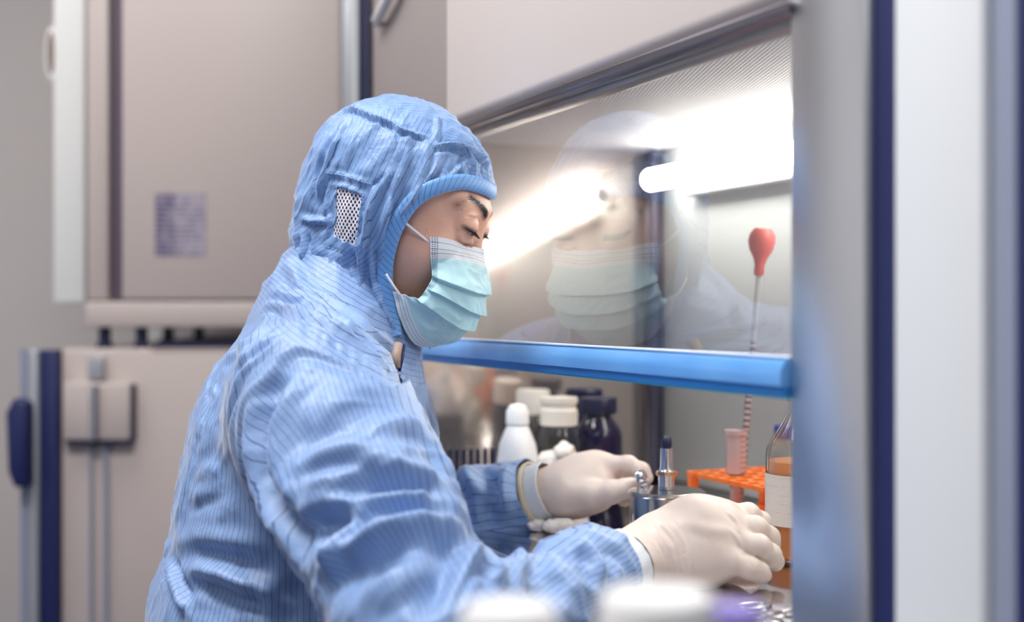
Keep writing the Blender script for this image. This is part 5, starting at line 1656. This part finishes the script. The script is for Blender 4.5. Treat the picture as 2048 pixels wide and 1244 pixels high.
# orange test tube rack
RZ = CAMZ - 0.190
rw, rd = 0.185, 0.112
rL = np.array([0.2055, 1.544])
rc = rL + np.array([UX, UY]) * rw / 2 + np.array([-UY, UX]) * rd / 2
rack = empty('test_tube_rack', (rc[0], rc[1], ZB + .0003), HROT); tag(rack, 'bright orange plastic test tube rack standing between the burner and the glass bottle', 'rack')
hr = RZ - ZB
import bmesh
pm = bmesh.new()
NXr, NYr = 8, 5
# plate with round holes: each cell is a square ring of faces around its hole
seg = 16
def plate(z0, z1):
    m = MB(); cw, cd = rw / NXr, rd / NYr
    for i in range(NXr):
        for j in range(NYr):
            cx_, cy_ = -rw / 2 + cw * (i + .5), -rd / 2 + cd * (j + .5)
            o_, i_ = [], []
            for k in range(seg):
                a_ = 2 * math.pi * (k + .5) / seg
                c_, s_ = math.cos(a_), math.sin(a_)
                f_ = 1 / max(abs(c_), abs(s_))
                o_.append((cx_ + c_ * f_ * cw / 2, cy_ + s_ * f_ * cd / 2)); i_.append((cx_ + c_ * .0078, cy_ + s_ * .0078))
            VV = [(x, y, z1) for x, y in o_] + [(x, y, z1) for x, y in i_] + [(x, y, z0) for x, y in o_] + [(x, y, z0) for x, y in i_]
            FF = []
            for k in range(seg):
                n_ = (k + 1) % seg
                FF += [(k, n_, seg + n_, seg + k), (2 * seg + n_, 2 * seg + k, 3 * seg + k, 3 * seg + n_), (seg + k, seg + n_, 3 * seg + n_, 3 * seg + k)]
                if True: FF.append((n_, k, 2 * seg + k, 2 * seg + n_))
            m.add(VV, FF)
    return m
plate(hr - .005, hr).build('top_plate', orange_m, rack, angle=60)
MB().box(-rw / 2 + .004, rw / 2 - .004, -rd / 2 + .004, rd / 2 - .004, .010, .014).build('lower_plate', orange_m, rack, bevel=.001)
for sx2 in (-1, 1):
    for sy2 in (-1, 1):
        MB().box(sx2 * (rw / 2 - .008) - .005, sx2 * (rw / 2 - .008) + .005, sy2 * (rd / 2 - .006) - .005, sy2 * (rd / 2 - .006) + .005, 0.0, hr - .0052).build('leg', orange_m, rack, bevel=.001)
# tube and dropper pipette standing in the rack
def hole_at(i, j):
    p = rc + np.array([UX, UY]) * (-rw / 2 + rw / NXr * (i + .5)) + np.array([-UY, UX]) * (-rd / 2 + rd / NYr * (j + .5)); return p
hc = hole_at(2, 1); print('HOLE px', 1024 + hc[0] / hc[1] * FPX, hc)
tube = empty('centrifuge_tube', (hc[0], hc[1], ZB + .0145)); tag(tube, 'pinkish graduated plastic tube standing upright in the orange rack', 'tube')
tz_ = at(0, 862, hc[1])[2] - ZB - .0145
MB().lathe([(0.004, 0.0), (0.0068, .012), (0.0072, RZ - ZB - .014), (0.0115, RZ - ZB - .012), (0.0118, tz_), (0.0106, tz_), (0.0103, RZ - ZB - .006), (0.0058, RZ - ZB - .016), (0.0055, .013), (0.0, .004)], n=28, close=False).build('tube_body', pinkpl_m, tube)
MB().lathe([(0.0125, tz_ - .004), (0.0138, tz_ - .004), (0.0138, tz_ + .001), (0.0125, tz_ + .001)], n=28).build('rim', pinkpl_m, tube)
b0 = at(1482, 975, 1.515); b1 = at(1518, 548, 1.515)
pip = empty('dropper_pipette', tuple(b0)); tag(pip, 'long glass dropper pipette with a pinkish red rubber bulb, leaning upright in the orange rack', 'pipette')
ax_ = Vector(tuple(b1 - b0)); Lp = ax_.length
qz = ax_.to_track_quat('Z', 'Y').to_euler()
pip.rotation_euler = qz
MB().lathe([(0.0018, -.03), (0.0038, 0.0), (0.0042, .02), (0.0042, Lp * .62), (0.0034, Lp * .66), (0.0034, Lp + .004)], n=20).build('glass_stem', grad_m, pip)
MB().lathe([(0.0050, Lp - .002), (0.0062, Lp), (0.0058, Lp + .010), (0.0080, Lp + .018), (0.0135, Lp + .028), (0.0158, Lp + .038), (0.0150, Lp + .046), (0.0100, Lp + .053), (0.0, Lp + .055)], n=32, close=False).build('rubber_bulb', red_rub_m, pip)
# blue capped bottle behind
bb = bottle('media_bottle', 1572, 1.606, .03, .11, [(0.020, 0.0), (0.022, .003), (0.022, .075), (0.014, .092), (0.0115, .096)], bglass_m,
            'small clear bottle with a dark blue cap, mostly hidden behind the tall orange-filled bottle', 'bottle')
MB().lathe([(0.0135, .092), (0.0145, .0925), (0.0145, .107), (0.0125, .109), (0.0, .109)], n=30, close=False).build('cap', bluecap_m, bb)
# infusion bottle with orange medium
S_ = 1.285 / FPX
ib = empty('infusion_bottle', (*at(1606, 0, 1.300)[:2], ZB + .0003)); tag(ib, 'tall clear glass bottle of orange medium with a cream label at the gloved fingertips', 'bottle')
R_ = 0.0370
outer = [(0.0, .002), (0.030, 0.0), (R_ - .001, .003), (R_, .008), (R_, .105), (R_ - .001, .112), (R_ - .006, .122), (0.0235, .134), (0.0165, .146), (0.0135, .151), (0.0135, .158), (0.0155, .160), (0.0155, .166), (0.0128, .168)]
inner = [(0.0105, .168), (0.0110, .152), (0.0145, .145), (0.0215, .133), (R_ - .0085, .121), (R_ - .0032, .111), (R_ - .0025, .104), (R_ - .0025, .009), (R_ - .005, .005), (0.0, .005)]
MB().lathe(outer + inner, n=56, close=False).build('glass_body', bglass_m, ib, angle=70)
MB().lathe([(0.0, .0052), (R_ - .0055, .0054), (R_ - .0029, .0095), (R_ - .0029, .100), (0.0, .100)], n=48, close=False).build('liquid', liquid_m, ib, angle=60)
MB().lathe([(R_ + .0003, .038), (R_ + .0004, .088), (R_ + .0001, .088), (R_ + .0001, .038)], n=56, close=False).build('paper_label', label_m, ib, angle=60)
MB().lathe([(0.0160, .160), (0.0165, .1605), (0.0165, .1755), (0.015, .177), (0.0, .177)], n=32, close=False).build('stopper', principled('grey_stopper', (0.35, 0.36, 0.38), 0.4), ib)

# scissors lying on the steel at the lower right
sc = empty('scissors', on_top(1560, 1.075)); tag(sc, 'shiny surgical scissors lying on the steel worktop beside the post', 'scissors'); sc.rotation_euler = (0, 0, .12)
def loop(cx, cy, rx, ry, rot, n=28):
    return [(cx + rx * math.cos(t) * math.cos(rot) - ry * math.sin(t) * math.sin(rot), cy + rx * math.cos(t) * math.sin(rot) + ry * math.sin(t) * math.cos(rot), .0035) for t in np.linspace(0, 2 * math.pi, n)]
for s in (1, -1):
    m = MB().tube(loop(-.020, s * .017 - .006, .016, .009, s * .25), .0022, 8, caps=False)
    m.tube([(-.004, s * .012 - .004, .0035), (.015, s * .004 - .002, .0038), (.030, 0, .004 + s * .0012)], [.0024, .0028, .0030], 8)
    m.prism([(.028, -.003), (.034, -.004), (.075, -.0012 - s * .004), (.080, -s * .005), (.034, .004), (.028, .003)], 'z', .0026 + (s + 1) * .0013, .0046 + (s + 1) * .0013)
    m.build('blade', scis_m, sc, smooth=True)
MB().lathe([(0.0032, .0010), (0.0032, .0085), (0.002, .0092), (0.0, .0093)], (.031, 0, 0), n=16, close=False).build('pivot_screw', scis_m, sc)

# ---------------------------------------------------------------- blurred bottles on a trolley right in front of the lens
TZ = CAMZ - 0.27
tro = empty('trolley', (0.03, 0.47, 0)); tag(tro, 'white topped steel trolley just under the frame, carrying the near bottles', 'trolley')
MB().box(-.22, .20, -.10, .10, TZ - .02, TZ).build('tray', white_m, tro, bevel=.003)
for sx2 in (-1, 1):
    for sy2 in (-1, 1):
        MB().tube([(sx2 * .19 - .01, sy2 * .085, .05), (sx2 * .19 - .01, sy2 * .085, TZ - .0205)], .010, 12).build('leg', chrome_m, tro)
        MB().lathe([(0.0, 0.0), (0.022, 0.0), (0.026, .02), (0.022, .045), (0.0, .0495)], (sx2 * .19 - .01, sy2 * .085, 0), n=18, close=False).build('caster', dark_m, tro)
def near_bottle(px, Y, ztop, r, capm, lab, bodym=white_pl_m):
    p = at(px, 0, Y); h = ztop - TZ
    o = empty('sample_bottle', (p[0], Y, TZ + .0003)); tag(o, lab, 'bottle')
    MB().lathe([(r * .95, 0.0), (r, .003), (r, h * .60), (r * .75, h * .74), (r * .70, h * .78)], n=36).build('body', bodym, o, angle=60)
    MB().lathe([(r * .74, h * .70), (r * .98, h * .705), (r * .98, h * .96), (r * .90, h), (0.0, h)], n=36, close=False).build('cap', capm, o)
    return o
near_bottle(1018, 0.50, at(0, 1216, 0.50)[2], .0200, white_pl_m, 'blurred white capped bottle in the near foreground, leftmost of the three')
near_bottle(1313, 0.50, at(0, 1190, 0.50)[2], .0232, white_pl_m, 'blurred white capped bottle in the near foreground, tallest of the three')
near_bottle(1468, 0.52, at(0, 1215, 0.52)[2], .0120, purple_m, 'blurred purple capped bottle in the near foreground, right of the two white ones')
